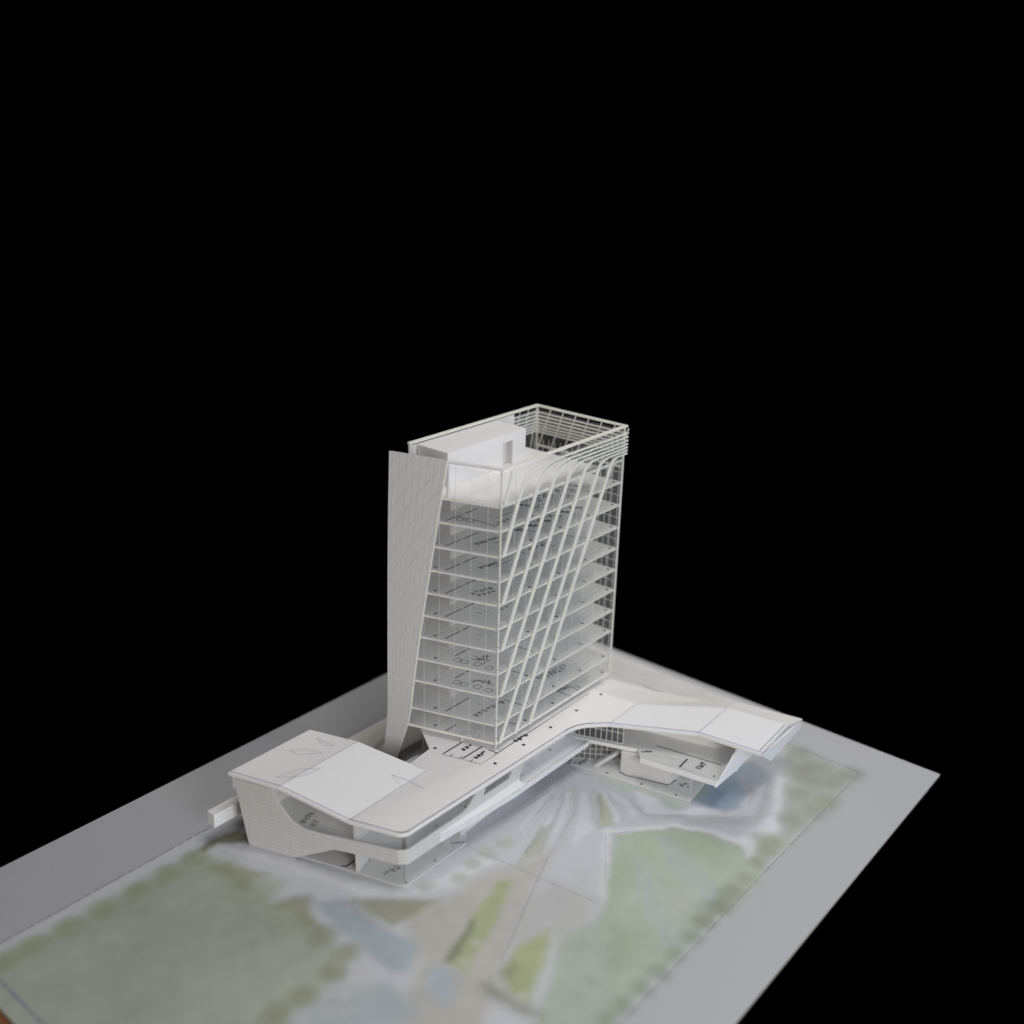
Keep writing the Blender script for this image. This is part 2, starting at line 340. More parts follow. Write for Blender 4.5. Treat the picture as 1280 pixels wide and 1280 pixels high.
FEATURES = [
('printed_paving_and_light',(0.98,0.955,0.91),0.006,1,[(-1.02,1.36),(-0.68,1.4),(-0.66,1.45),(-0.7,1.598),(-1.1,1.598)]),  # ground behind the wing, warm light painted into the print
('printed_lawn',(0.49,0.53,0.43),0.01,1,[(-1.1324,0.3678),(-1.1529,0.436),(-1.1413,0.4923),(-1.1402,0.5931),(-1.1387,0.6982),(-1.1062,0.7108),(-1.0474,0.718),(-0.9896,0.7197),(-0.9122,0.723),(-0.8348,0.7152),(-0.8073,0.6776),(-0.7973,0.6253),(-0.7802,0.5816),(-0.9517,0.3887)]),
('printed_lawn',(0.45,0.5,0.36),0.014,0.6,[(-1.1364,0.7032),(-1.1001,0.7259),(-1.0134,0.7256),(-0.9348,0.7111),(-0.8872,0.6981),(-0.9317,0.6821),(-1.015,0.6815),(-1.0832,0.6816)]),
('printed_lawn',(0.44,0.49,0.37),0.006,0.35,[(-1.14,0.44),(-1.1219999999999999,0.44),(-1.0999999999999999,0.72),(-1.1179999999999999,0.72)]),
('printed_lawn',(0.55,0.575,0.5),0.006,0.35,[(-1.095,0.44),(-1.077,0.44),(-1.055,0.72),(-1.073,0.72)]),
('printed_lawn',(0.44,0.49,0.37),0.006,0.35,[(-1.0499999999999998,0.44),(-1.0319999999999998,0.44),(-1.0099999999999998,0.72),(-1.0279999999999998,0.72)]),
('printed_lawn',(0.55,0.575,0.5),0.006,0.35,[(-1.005,0.44),(-0.9869999999999999,0.44),(-0.9649999999999999,0.72),(-0.9829999999999999,0.72)]),
('printed_lawn',(0.44,0.49,0.37),0.006,0.35,[(-0.96,0.44),(-0.942,0.44),(-0.9199999999999999,0.72),(-0.938,0.72)]),
('printed_lawn',(0.55,0.575,0.5),0.006,0.35,[(-0.9149999999999999,0.44),(-0.8969999999999999,0.44),(-0.8749999999999999,0.72),(-0.8929999999999999,0.72)]),
('printed_paving_and_light',(0.6,0.59,0.54),0.008,1,[(-0.835,0.821),(-0.8074,0.8764),(-0.7963,0.9625),(-0.7682,0.9987),(-0.7623,1.046),(-0.7057,0.9048),(-0.6576,0.8002),(-0.6166,0.7242),(-0.6986,0.6527),(-0.7347,0.7412)]),
('printed_paving_and_light',(0.58,0.57,0.54),0.01,0.7,[(-0.7232,0.9094),(-0.7223,0.9945),(-0.658,1.0082),(-0.6302,0.9516),(-0.6564,0.9093),(-0.6413,0.7811)]),
('printed_pond',(0.47,0.55,0.6),0.006,1,[(-0.9364,0.7508),(-0.9118,0.7746),(-0.8784,0.773),(-0.8348,0.7752),(-0.7733,0.7868),(-0.7525,0.7428),(-0.7641,0.7292),(-0.8173,0.7332),(-0.8695,0.7368)]),
('printed_pond',(0.36,0.4,0.46),0.006,0.7,[(-0.9138,0.7707),(-0.8945,0.7878),(-0.8666,0.7793),(-0.828,0.7773),(-0.8448,0.7703),(-0.8893,0.7715)]),
('printed_pond',(0.5,0.57,0.63),0.008,1,[(-0.7383,0.766),(-0.7269,0.7832),(-0.6972,0.7773),(-0.6822,0.7494),(-0.6855,0.7332),(-0.7178,0.7419)]),
('printed_pond',(0.5,0.56,0.58),0.01,1,[(-0.8024,0.602),(-0.7955,0.6705),(-0.7591,0.7161),(-0.7013,0.7129),(-0.6952,0.6799),(-0.7821,0.5947)]),
('printed_lawn',(0.52,0.59,0.47),0.006,1,[(-0.7167,1.1303),(-0.7121,1.1443),(-0.661,1.21),(-0.6173,1.2236),(-0.5586,1.2412),(-0.5042,1.2052),(-0.5073,1.1307),(-0.5128,1.0452),(-0.5169,0.9372),(-0.5142,0.8473),(-0.5137,0.799),(-0.5752,0.7455),(-0.6105,0.85),(-0.6541,0.9267),(-0.6267,0.9645),(-0.6482,1.0168)]),
('printed_lawn',(0.48,0.57,0.37),0.012,0.8,[(-0.6803,1.1367),(-0.6678,1.1779),(-0.637,1.1556),(-0.6389,1.1158),(-0.6588,1.117)]),
('printed_lawn',(0.49,0.58,0.4),0.012,0.8,[(-0.6596,1.2005),(-0.6139,1.2257),(-0.5685,1.2213),(-0.5715,1.1755),(-0.603,1.1617)]),
('printed_lawn',(0.5,0.59,0.57),0.01,0.9,[(-0.6634,1.1666),(-0.6472,1.1761),(-0.5975,1.1525),(-0.5339,1.1231),(-0.5277,1.0862),(-0.5606,1.1125),(-0.6129,1.1341)]),
('printed_lawn',(0.51,0.58,0.57),0.012,0.9,[(-0.6675,1.1093),(-0.6439,1.1067),(-0.6004,1.0643),(-0.5222,1.0113),(-0.5363,0.9912),(-0.593,1.0369)]),
('printed_lawn',(0.47,0.55,0.38),0.012,0.7,[(-0.6817,1.0732),(-0.6785,1.1091),(-0.6445,1.0831),(-0.6425,1.0403),(-0.6447,1.0166)]),
('printed_lawn',(0.43,0.53,0.37),0.014,0.8,[(-0.6247,0.9843),(-0.5951,0.9862),(-0.5631,1.0064),(-0.5519,0.9588),(-0.5547,0.8986),(-0.5824,0.9136)]),
('printed_lawn',(0.56,0.59,0.52),0.012,0.7,[(-0.5889,1.0789),(-0.5623,1.1067),(-0.5472,1.0525),(-0.5634,1.0382)]),
('printed_lawn',(0.5,0.57,0.5),0.014,0.7,[(-0.6515,0.9208),(-0.6237,0.961),(-0.5839,0.9123),(-0.5344,0.8361),(-0.5671,0.7948),(-0.6144,0.8855)]),
('printed_pond',(0.55,0.61,0.62),0.003,0.9,[(-0.7182,1.1305),(-0.7133,1.1384),(-0.6831,1.0813),(-0.6785,1.0668)]),
('printed_paving_and_light',(0.62,0.62,0.58),0.006,0.8,[(-0.6568,0.9279),(-0.6499,0.9379),(-0.6261,0.9011),(-0.6355,0.8965)]),
('printed_paving_and_light',(0.62,0.64,0.58),0.01,0.5,[(-0.706,1.0333),(-0.6938,1.0395),(-0.64,0.9546),(-0.6545,0.9458)]),
('printed_planting',(0.48,0.53,0.28),0.004,1,[(-0.7755,0.9425),(-0.7614,0.955),(-0.74,0.9073),(-0.7111,0.8414),(-0.6983,0.7904),(-0.7316,0.7881),(-0.7491,0.8467),(-0.7644,0.9026)]),
('printed_planting',(0.22,0.23,0.15),0.005,0.85,[(-0.7316,0.7881),(-0.7527,0.8634),(-0.7456,0.8617),(-0.7264,0.8093),(-0.7228,0.7904)]),
('printed_planting',(0.56,0.58,0.46),0.003,0.8,[(-0.8063,1.0804),(-0.7984,1.0977),(-0.7675,1.0255),(-0.7736,0.9965),(-0.775,0.9767),(-0.7847,1.0102)]),
('printed_planting',(0.4,0.42,0.36),0.0015,0.7,[(-0.8063,1.0804),(-0.8021,1.0809),(-0.7851,1.0291),(-0.7799,1.0097),(-0.7861,1.021)]),
('printed_planting',(0.55,0.57,0.42),0.0025,0.85,[(-0.7931,1.2047),(-0.7778,1.207),(-0.7275,1.1542),(-0.7422,1.1333)]),
('printed_planting',(0.36,0.37,0.28),0.002,0.8,[(-0.7909,1.2038),(-0.7874,1.2058),(-0.7521,1.156),(-0.7529,1.1526)]),
('printed_planting',(0.62,0.62,0.52),0.002,0.8,[(-0.8318,1.1787),(-0.8217,1.182),(-0.8081,1.1492),(-0.8066,1.1451)]),
('printed_planting',(0.47,0.52,0.26),0.006,1,[(-0.6766,0.8642),(-0.6732,0.8862),(-0.6652,0.9165),(-0.6384,0.8754),(-0.6226,0.8391),(-0.609,0.8034),(-0.6347,0.8011),(-0.6587,0.8145)]),
('printed_planting',(0.3,0.31,0.22),0.008,0.8,[(-0.6744,0.7903),(-0.6547,0.8006),(-0.6285,0.7997),(-0.606,0.8027),(-0.5867,0.7969),(-0.5995,0.7825),(-0.6276,0.7806),(-0.6548,0.7767)]),
('printed_planting',(0.32,0.34,0.2),0.007,0.7,[(-0.6639,0.8206),(-0.6655,0.8444),(-0.654,0.8399),(-0.6494,0.8157)]),
('printed_bush',(0.33,0.34,0.17),0.006,0.75,[(-0.9651,0.7089),(-0.9631,0.7399),(-0.9437,0.7571),(-0.9284,0.7412),(-0.8904,0.7223),(-0.9006,0.7094),(-0.934,0.7158)]),
('printed_bush',(0.33,0.34,0.17),0.006,0.75,[(-0.8945,0.7878),(-0.857,0.8293),(-0.8136,0.8591),(-0.8124,0.827),(-0.8207,0.7876),(-0.858,0.7828)]),
('printed_bush',(0.36,0.38,0.2),0.006,0.7,[(-1.0979,0.7),(-1.0848,0.7255),(-1.0441,0.7386),(-1.0227,0.744),(-1.0246,0.7289),(-1.0118,0.7054),(-1.0284,0.6994),(-1.0662,0.701)]),
('printed_lawn',(0.5,0.54,0.38),0.008,0.7,[(-1.0302,0.7196),(-1.0201,0.7418),(-0.9908,0.7544),(-0.9824,0.7228),(-0.9862,0.7069)]),
('printed_bush',(0.17,0.18,0.06),0.004,0.9,[(-1.1366,0.714),(-1.1406,0.7439),(-1.1331,0.7801),(-1.1146,0.7816),(-1.0991,0.7711),(-1.108,0.7584),(-1.1254,0.7382),(-1.1241,0.7157)]),  # olive bush print, darkened for the shadow below the white block
('printed_lawn',(0.52,0.58,0.46),0.003,0.7,[(-0.9372,0.8062),(-0.9314,0.8247),(-0.8675,0.8458),(-0.8524,0.8462),(-0.876,0.8297)]),
('printed_pond',(0.38,0.49,0.61),0.009,1,[(-0.6729,1.2801),(-0.6837,1.3276),(-0.6871,1.3845),(-0.6643,1.4235),(-0.6526,1.4403),(-0.6292,1.4181),(-0.6178,1.3748),(-0.6166,1.3359),(-0.611,1.3104),(-0.6256,1.2866),(-0.6533,1.2809)]),
('printed_pond',(0.42,0.47,0.55),0.008,0.8,[(-0.6488,1.4005),(-0.6504,1.436),(-0.6154,1.4304),(-0.6067,1.4023),(-0.616,1.3822)]),
('printed_paving_and_light',(0.6,0.6,0.64),0.004,0.8,[(-0.6547,1.3952),(-0.6486,1.3947),(-0.6157,1.3709),(-0.6073,1.3499),(-0.6334,1.3667)]),
('printed_lawn',(0.36,0.48,0.36),0.003,0.8,[(-0.6738,1.2793),(-0.6848,1.3295),(-0.685,1.35),(-0.669,1.3175),(-0.667,1.2798)]),
('printed_lawn',(0.6,0.66,0.58),0.003,0.85,[(-0.8778,1.2268),(-0.8292,1.2399),(-0.7513,1.2622),(-0.6757,1.2785),(-0.6728,1.2454),(-0.6912,1.2425),(-0.7159,1.2538),(-0.7579,1.2447),(-0.7606,1.2308),(-0.8175,1.2324)]),
('printed_paving_and_light',(0.9,0.9,0.95),0.002,0.8,[(-0.738,1.1294),(-0.6634,1.2164),(-0.6026,1.2446),(-0.5527,1.2611),(-0.5438,1.2442),(-0.5959,1.2328),(-0.6582,1.208),(-0.7195,1.1321),(-0.7266,1.1217)]),
('printed_paving_and_light',(0.9,0.9,0.95),0.003,0.85,[(-0.7552,1.2385),(-0.7429,1.2495),(-0.7196,1.2504),(-0.6949,1.2392),(-0.6721,1.2443),(-0.6633,1.2674),(-0.6285,1.2902),(-0.6218,1.2784),(-0.682,1.228),(-0.7086,1.2107)]),
('printed_paving_and_light',(0.9,0.9,0.95),0.003,0.85,[(-0.668,1.2624),(-0.6512,1.2773),(-0.6235,1.283),(-0.6071,1.3084),(-0.6149,1.3431),(-0.6118,1.3743),(-0.6046,1.3983),(-0.586,1.3465),(-0.5836,1.3105),(-0.6553,1.2414)]),
('printed_paving_and_light',(0.9,0.9,0.95),0.004,0.7,[(-0.6074,1.4315),(-0.5934,1.432),(-0.5549,1.3522),(-0.5357,1.3008),(-0.5483,1.2844),(-0.5719,1.2686),(-0.5647,1.2852),(-0.565,1.327)]),
('printed_paving_and_light',(0.9,0.9,0.95),0.003,0.6,[(-0.5771,1.2487),(-0.5628,1.2716),(-0.5378,1.2294),(-0.5431,1.2152)]),
('printed_paving_and_light',(0.9,0.9,0.95),0.002,0.5,[(-0.8657,1.1833),(-0.852,1.178),(-0.8221,1.0623),(-0.8256,1.0439)]),
('printed_paving_and_light',(0.9,0.9,0.95),0.002,0.5,[(-0.8413,1.1702),(-0.8327,1.1693),(-0.8006,1.0814),(-0.8001,1.0615)]),
('printed_paving_and_light',(0.9,0.9,0.95),0.002,0.5,[(-0.8302,1.1744),(-0.8201,1.1777),(-0.7845,1.0958),(-0.7744,1.0593)]),
('printed_paving_and_light',(0.9,0.9,0.95),0.002,0.5,[(-0.8144,1.1828),(-0.8085,1.1938),(-0.7485,1.1277),(-0.7387,1.0665)]),
('printed_paving_and_light',(0.9,0.9,0.95),0.002,0.5,[(-0.7934,1.2073),(-0.7833,1.2106),(-0.7231,1.1712),(-0.7277,1.1566)]),
('printed_paving_and_light',(0.9,0.9,0.95),0.002,0.5,[(-0.7845,1.221),(-0.7682,1.2241),(-0.7137,1.2008),(-0.7185,1.1859)]),
('printed_paving_and_light',(0.62,0.62,0.63),0.002,0.6,[(-0.8391,1.1779),(-0.8315,1.1761),(-0.7935,1.0878),(-0.7903,1.0702)]),
('printed_paving_and_light',(0.62,0.62,0.63),0.002,0.6,[(-0.8191,1.1786),(-0.8137,1.1806),(-0.7585,1.0734),(-0.7526,1.035)]),
('printed_paving_and_light',(0.62,0.62,0.63),0.002,0.6,[(-0.8116,1.2025),(-0.7959,1.2022),(-0.7428,1.1329),(-0.7458,1.1301)]),
('printed_paving_and_light',(0.9,0.9,0.95),0.004,0.6,[(-0.7266,1.1217),(-0.7195,1.128),(-0.6439,1.0141),(-0.6505,1.0083)]),
('printed_paving_and_light',(0.9,0.9,0.95),0.004,0.7,[(-0.8533,0.8317),(-0.8182,0.888),(-0.804,0.9716),(-0.83,0.9671),(-0.8405,0.9121),(-0.8605,0.8464),(-0.9297,0.8155),(-1.0017,0.7919),(-1.0735,0.7653),(-1.1099,0.7377),(-1.0458,0.7575),(-0.9598,0.7845),(-0.8978,0.8007)]),
('printed_paving_and_light',(0.64,0.64,0.65),0.003,0.7,[(-0.7582,1.2273),(-0.7329,1.2163),(-0.7064,1.2073),(-0.6803,1.2252),(-0.6194,1.2741),(-0.6154,1.2671),(-0.6987,1.1955),(-0.7238,1.2026)]),
('printed_paving_and_light',(0.63,0.63,0.64),0.003,0.7,[(-0.6085,1.3948),(-0.6052,1.4215),(-0.5908,1.3989),(-0.5669,1.3254),(-0.5666,1.2888),(-0.647,1.2277),(-0.6542,1.2396),(-0.5853,1.3036),(-0.5898,1.3431)]),
('printed_planting',(0.41,0.44,0.35),0.008,0.8,[(-0.6438,1.5327),(-0.6121,1.5346),(-0.5079,1.5297),(-0.5067,1.4284),(-0.5085,1.3198),(-0.5162,1.2828),(-0.5303,1.2902),(-0.554,1.3531),(-0.5915,1.4337)]),
('printed_planting',(0.5,0.52,0.4),0.008,0.8,[(-0.5628,1.2716),(-0.5339,1.2972),(-0.5144,1.2843),(-0.5157,1.202),(-0.5344,1.2087),(-0.543,1.2393)]),
('printed_tree',(0.29,0.31,0.24),0.01,0.55,('c',-0.6076,1.519,0.017)),
('printed_tree',(0.29,0.31,0.24),0.01,0.55,('c',-0.5763,1.4838,0.017)),
('printed_tree',(0.29,0.31,0.24),0.01,0.55,('c',-0.5624,1.5024,0.017)),
('printed_tree',(0.29,0.31,0.24),0.01,0.55,('c',-0.58,1.4621,0.017)),
('printed_tree',(0.29,0.31,0.24),0.01,0.55,('c',-0.5367,1.4708,0.017)),
('printed_tree',(0.29,0.31,0.24),0.01,0.55,('c',-0.5562,1.4533,0.017)),
('printed_tree',(0.29,0.31,0.24),0.01,0.55,('c',-0.521,1.4968,0.017)),
('printed_tree',(0.29,0.31,0.24),0.01,0.55,('c',-0.5373,1.3411,0.017)),
('printed_tree',(0.29,0.31,0.24),0.01,0.55,('c',-0.5541,1.4086,0.017)),
('printed_tree',(0.29,0.31,0.24),0.01,0.55,('c',-0.5124,1.4233,0.017)),
('printed_tree',(0.29,0.31,0.24),0.01,0.55,('c',-0.5166,1.3864,0.017)),
('printed_tree',(0.29,0.31,0.24),0.01,0.55,('c',-0.5129,1.5222,0.017)),
('printed_tree',(0.34,0.38,0.24),0.006,0.6,('c',-0.5307,1.2503,0.015)),
('printed_tree',(0.34,0.38,0.24),0.006,0.6,('c',-0.524,1.2179,0.015)),
('printed_tree',(0.34,0.38,0.24),0.006,0.6,('c',-0.5305,1.2701,0.015)),
('printed_tree',(0.34,0.38,0.24),0.006,0.6,('c',-0.5211,1.1744,0.015)),
('printed_tree',(0.34,0.38,0.24),0.006,0.6,('c',-0.5215,1.1431,0.015)),
('printed_tree',(0.34,0.38,0.24),0.006,0.6,('c',-0.5202,1.1184,0.015)),
('printed_tree',(0.34,0.38,0.24),0.006,0.6,('c',-0.5237,1.0941,0.015)),
('printed_tree',(0.34,0.38,0.24),0.006,0.6,('c',-0.5241,1.0651,0.015)),
('printed_tree',(0.34,0.38,0.24),0.006,0.6,('c',-0.5144,1.4103,0.015)),
('printed_tree',(0.28,0.33,0.23),0.007,0.65,('c',-0.5255,1.1348,0.014)),
('printed_tree',(0.28,0.33,0.23),0.007,0.65,('c',-0.521,1.1004,0.014)),
('printed_tree',(0.28,0.33,0.23),0.007,0.65,('c',-0.52,1.0603,0.014)),
('printed_tree',(0.28,0.33,0.23),0.007,0.65,('c',-0.5189,1.0257,0.014)),
('printed_tree',(0.28,0.33,0.23),0.007,0.65,('c',-0.5195,0.9835,0.014)),
('printed_tree',(0.28,0.33,0.23),0.007,0.65,('c',-0.5185,0.948,0.014)),
('printed_tree',(0.28,0.33,0.23),0.007,0.65,('c',-0.5205,0.9112,0.014)),
('printed_tree',(0.28,0.33,0.23),0.007,0.65,('c',-0.5211,0.8737,0.014)),
('printed_tree',(0.28,0.33,0.23),0.007,0.65,('c',-0.5229,0.8429,0.014)),
('printed_tree',(0.38,0.42,0.24),0.007,0.8,('c',-1.1245,0.7014,0.016)),
('printed_tree',(0.38,0.42,0.24),0.007,0.8,('c',-1.1268,0.6566,0.016)),
('printed_tree',(0.38,0.42,0.24),0.007,0.8,('c',-1.1256,0.6102,0.016)),
('printed_tree',(0.38,0.42,0.24),0.007,0.8,('c',-1.1279,0.5588,0.016)),
('printed_tree',(0.38,0.42,0.24),0.007,0.8,('c',-1.1327,0.5113,0.016)),
('printed_tree',(0.38,0.42,0.24),0.007,0.8,('c',-1.1339,0.4672,0.016)),
('printed_tree',(0.38,0.42,0.24),0.007,0.8,('c',-1.1315,0.4332,0.016)),
('printed_tree',(0.33,0.35,0.21),0.007,0.75,('c',-0.8773,0.7163,0.017)),
('printed_tree',(0.33,0.35,0.21),0.007,0.75,('c',-0.8319,0.7166,0.017)),
('printed_tree',(0.33,0.35,0.21),0.007,0.75,('c',-0.8195,0.6841,0.017)),
('printed_tree',(0.33,0.35,0.21),0.007,0.75,('c',-0.8177,0.6342,0.017)),
('printed_tree',(0.33,0.35,0.21),0.007,0.75,('c',-0.8194,0.5968,0.017)),
('printed_tree',(0.58,0.6,0.51),0.004,0.8,('c',-0.8241,1.014,0.013)),
('printed_tree',(0.58,0.6,0.51),0.004,0.8,('c',-0.8262,0.9806,0.013)),
('printed_tree',(0.58,0.6,0.51),0.004,0.8,('c',-0.8242,0.947,0.013)),
('printed_tree',(0.58,0.6,0.51),0.004,0.8,('c',-0.8211,0.9133,0.013)),
('printed_tree',(0.58,0.6,0.51),0.004,0.8,('c',-0.8446,0.8704,0.013)),
('printed_paving_and_light',(0.64,0.64,0.66),0.006,0.7,('c',-0.7942,0.7063,0.01)),
('printed_paving_and_light',(0.64,0.64,0.66),0.006,0.7,('c',-0.7806,0.67,0.01)),
('printed_paving_and_light',(0.64,0.64,0.66),0.006,0.7,('c',-0.7688,0.6905,0.01)),
('printed_paving_and_light',(0.64,0.64,0.66),0.006,0.7,('c',-0.7777,0.6396,0.01)),
('printed_paving_and_light',(0.64,0.64,0.66),0.006,0.7,('c',-0.793,0.6134,0.01)),
('printed_paving_and_light',(0.64,0.64,0.66),0.006,0.7,('c',-0.7635,0.652,0.01)),
('printed_paving_and_light',(0.64,0.64,0.66),0.006,0.7,('c',-0.796,0.6633,0.01)),
('printed_paving_and_light',(0.66,0.67,0.6),0.004,0.6,('c',-0.7217,0.8379,0.006)),
('printed_paving_and_light',(0.66,0.67,0.6),0.004,0.6,('c',-0.7116,0.8021,0.006)),
('printed_paving_and_light',(0.66,0.67,0.6),0.004,0.6,('c',-0.6542,0.8045,0.006)),
('printed_paving_and_light',(0.66,0.67,0.6),0.004,0.6,('c',-0.622,0.8071,0.006)),
('printed_paving_and_light',(0.66,0.67,0.6),0.004,0.6,('c',-0.7443,0.7608,0.006)),
('printed_paving_and_light',(0.66,0.67,0.6),0.004,0.6,('c',-0.7028,0.7181,0.006)),
]

def site_plan():
    step = 0.0021
    nx = int((BX1 - BX0) / step) + 1; ny = int((BY1 - BY0) / step) + 1
    xs = np.linspace(BX0, BX1, nx); ys = np.linspace(BY0, BY1, ny)
    X, Y = np.meshgrid(xs, ys)
    rng = np.random.default_rng(3)
    def noise(n, amp):
        g_ = rng.standard_normal((n + 3, n + 3))
        u = (X - BX0) / (BX1 - BX0) * n * .75; v = (Y - BY0) / (BY1 - BY0) * n
        i = u.astype(int); j = v.astype(int); a = u - i; b = v - j
        a = a * a * (3 - 2 * a); b = b * b * (3 - 2 * b)
        return amp * ((g_[i, j] * (1 - a) + g_[i + 1, j] * a) * (1 - b) + (g_[i, j + 1] * (1 - a) + g_[i + 1, j + 1] * a) * b)
    WX = X + noise(60, .0016) + noise(150, .0008); WY = Y + noise(60, .0016) + noise(150, .0008)
    wash = 1 + noise(26, .035) + noise(80, .03)
    base = np.array([.715, .722, .765])
    inside_site = (X > -1.166) & (X < -.510) & (Y > .413) & (Y < 1.531)
    img = np.where(inside_site[..., None], base, np.array([.56, .565, .595]))
    zone = np.zeros(X.shape, int); names = ['printed_paper']
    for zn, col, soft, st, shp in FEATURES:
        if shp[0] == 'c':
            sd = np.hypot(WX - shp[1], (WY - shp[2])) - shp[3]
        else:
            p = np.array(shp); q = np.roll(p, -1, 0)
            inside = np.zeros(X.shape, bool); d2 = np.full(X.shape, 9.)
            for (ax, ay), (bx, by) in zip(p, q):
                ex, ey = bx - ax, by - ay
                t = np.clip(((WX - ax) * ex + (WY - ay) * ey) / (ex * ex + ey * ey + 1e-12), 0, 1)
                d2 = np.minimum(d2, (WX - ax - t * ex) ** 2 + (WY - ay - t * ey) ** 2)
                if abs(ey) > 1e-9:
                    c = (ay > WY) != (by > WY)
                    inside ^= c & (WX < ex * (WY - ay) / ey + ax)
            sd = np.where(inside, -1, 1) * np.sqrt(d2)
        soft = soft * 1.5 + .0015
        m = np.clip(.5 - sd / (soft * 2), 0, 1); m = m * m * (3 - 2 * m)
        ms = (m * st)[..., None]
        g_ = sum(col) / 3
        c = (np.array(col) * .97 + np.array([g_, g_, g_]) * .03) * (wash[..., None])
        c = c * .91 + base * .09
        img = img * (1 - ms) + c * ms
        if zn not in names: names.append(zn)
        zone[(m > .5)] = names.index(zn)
    img *= (1 + noise(200, .006))[..., None]
    img = np.clip(img * .70, .01, .9)
    idx = np.arange(nx * ny).reshape(ny, nx)
    quads = np.stack([idx[:-1, :-1], idx[:-1, 1:], idx[1:, 1:], idx[1:, :-1]], -1).reshape(-1, 4)
    zq = zone[:-1, :-1].reshape(-1)
    m = bpy.data.materials.new('site_print'); m.use_nodes = True; MAT['site_print'] = m
    nt = m.node_tree; b = nt.nodes['Principled BSDF']; b.inputs['Roughness'].default_value = 0.6; b.inputs['Specular IOR Level'].default_value = 0.3
    at = nt.nodes.new('ShaderNodeAttribute'); at.attribute_name = 'print'
    tc = nt.nodes.new('ShaderNodeTexCoord'); nz = nt.nodes.new('ShaderNodeTexNoise'); nz.inputs['Scale'].default_value = 350; nz.inputs['Detail'].default_value = 4
    mr = nt.nodes.new('ShaderNodeMapRange'); mr.inputs['To Min'].default_value = 0.95; mr.inputs['To Max'].default_value = 1.05
    mx = nt.nodes.new('ShaderNodeMixRGB'); mx.blend_type = 'MULTIPLY'; mx.inputs[0].default_value = 1
    nt.links.new(tc.outputs['Object'], nz.inputs['Vector']); nt.links.new(nz.outputs['Fac'], mr.inputs['Value'])
    nt.links.new(at.outputs['Color'], mx.inputs[1]); nt.links.new(mr.outputs[0], mx.inputs[2]); nt.links.new(mx.outputs[0], b.inputs['Base Color'])
    co = np.stack([X, Y, np.zeros_like(X)], -1).reshape(-1, 3); cl = img.reshape(-1, 3)
    for k, nm in enumerate(names):
        qs = quads[zq == k]
        if not len(qs): continue
        used, inv = np.unique(qs, return_inverse=True); inv = inv.reshape(qs.shape)
        me = bpy.data.meshes.new(nm)
        me.vertices.add(len(used)); me.vertices.foreach_set('co', co[used].astype(np.float32).ravel())
        me.loops.add(inv.size); me.loops.foreach_set('vertex_index', inv.ravel().astype(np.int32))
        me.polygons.add(len(qs)); me.polygons.foreach_set('loop_start', np.arange(0, inv.size, 4, dtype=np.int32))
        me.update(calc_edges=True); me.validate()
        a = me.attributes.new('print', 'FLOAT_COLOR', 'POINT')
        a.data.foreach_set('color', np.concatenate([cl[used], np.ones((len(used), 1))], 1).astype(np.float32).ravel())
        link(nm, me, 'site_print', board)
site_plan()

def dashes(pts, w, z, pattern):
    mb = MB()
    for (a, b) in zip(pts[:-1], pts[1:]):
        a, b = Vector(a), Vector(b); L_ = (b - a).length; d = (b - a).normalized(); s = 0; k = 0
        while s < L_:
            l = pattern[k % len(pattern)]
            if k % 2 == 0: mb.ribbon([a + d * s, a + d * min(L_, s + l)], w, z)
            s += l; k += 1
    return mb
Z1 = 0.0003
for pts, w in (([(-1.166, .413), (-1.166, 1.53)], .0012), ([(-.5105, .413), (-.5085, 1.529)], .0007), ([(-1.166, 1.533), (-.5085, 1.529)], .0008), ([(-1.166, .413), (-.5105, .413)], .0025)):
    dashes(pts, w, Z1, (.045, .006, .008, .006, .008, .006)).build('boundary_line', 'dash_ink', board)
LN = [[(-.864, 1.179), (-.8394, 1.1719), (-.8303, 1.1517), (-.7961, 1.045), (-.7799, .992)], [(-.8683, 1.1929), (-.8356, 1.1753), (-.8158, 1.1369), (-.7681, 1.0212)],
      [(-.8652, 1.2016), (-.8243, 1.1854), (-.8066, 1.1451)], [(-.8583, 1.2139), (-.8135, 1.1836), (-.7919, 1.1419), (-.7534, 1.0248)], [(-.8277, 1.2115), (-.7971, 1.2039), (-.7422, 1.1333)],
      [(-.779, 1.2088), (-.7209, 1.1679)], [(-.8692, 1.2284), (-.7869, 1.2245), (-.7535, 1.2202), (-.7042, 1.2039), (-.6214, 1.2777)], [(-.724, 1.1241), (-.6644, 1.0395)], [(-.7188, 1.1312), (-.6955, 1.1646)],
      [(-.8557, 1.069), (-.8519, 1.155), (-.8403, 1.1483), (-.8252, 1.0699)], [(-.6122, 1.4242), (-.5921, 1.3634), (-.58, 1.3245)], [(-.6547, 1.3952), (-.6136, 1.367), (-.6011, 1.333)],
      [(-.8037, 1.0137), (-.7971, 1.0075)], [(-.8167, 1.0442), (-.8119, 1.0235)], [(-.8199, 1.0825), (-.8153, 1.0709)], [(-.814, 1.0541), (-.8051, 1.0469)],
      [(-.8606, .9708), (-.6448, .999)], [(-.7555, 1.0289), (-.7341, .9725), (-.6962, .8815), (-.6776, .8337)]]
for k, l in enumerate(LN):
    mb = MB(); mb.ribbon(l, .0005 if k != 17 else .0006, Z1); mb.build('plan_line', 'plan_ink' if k != 17 else 'pencil', board)

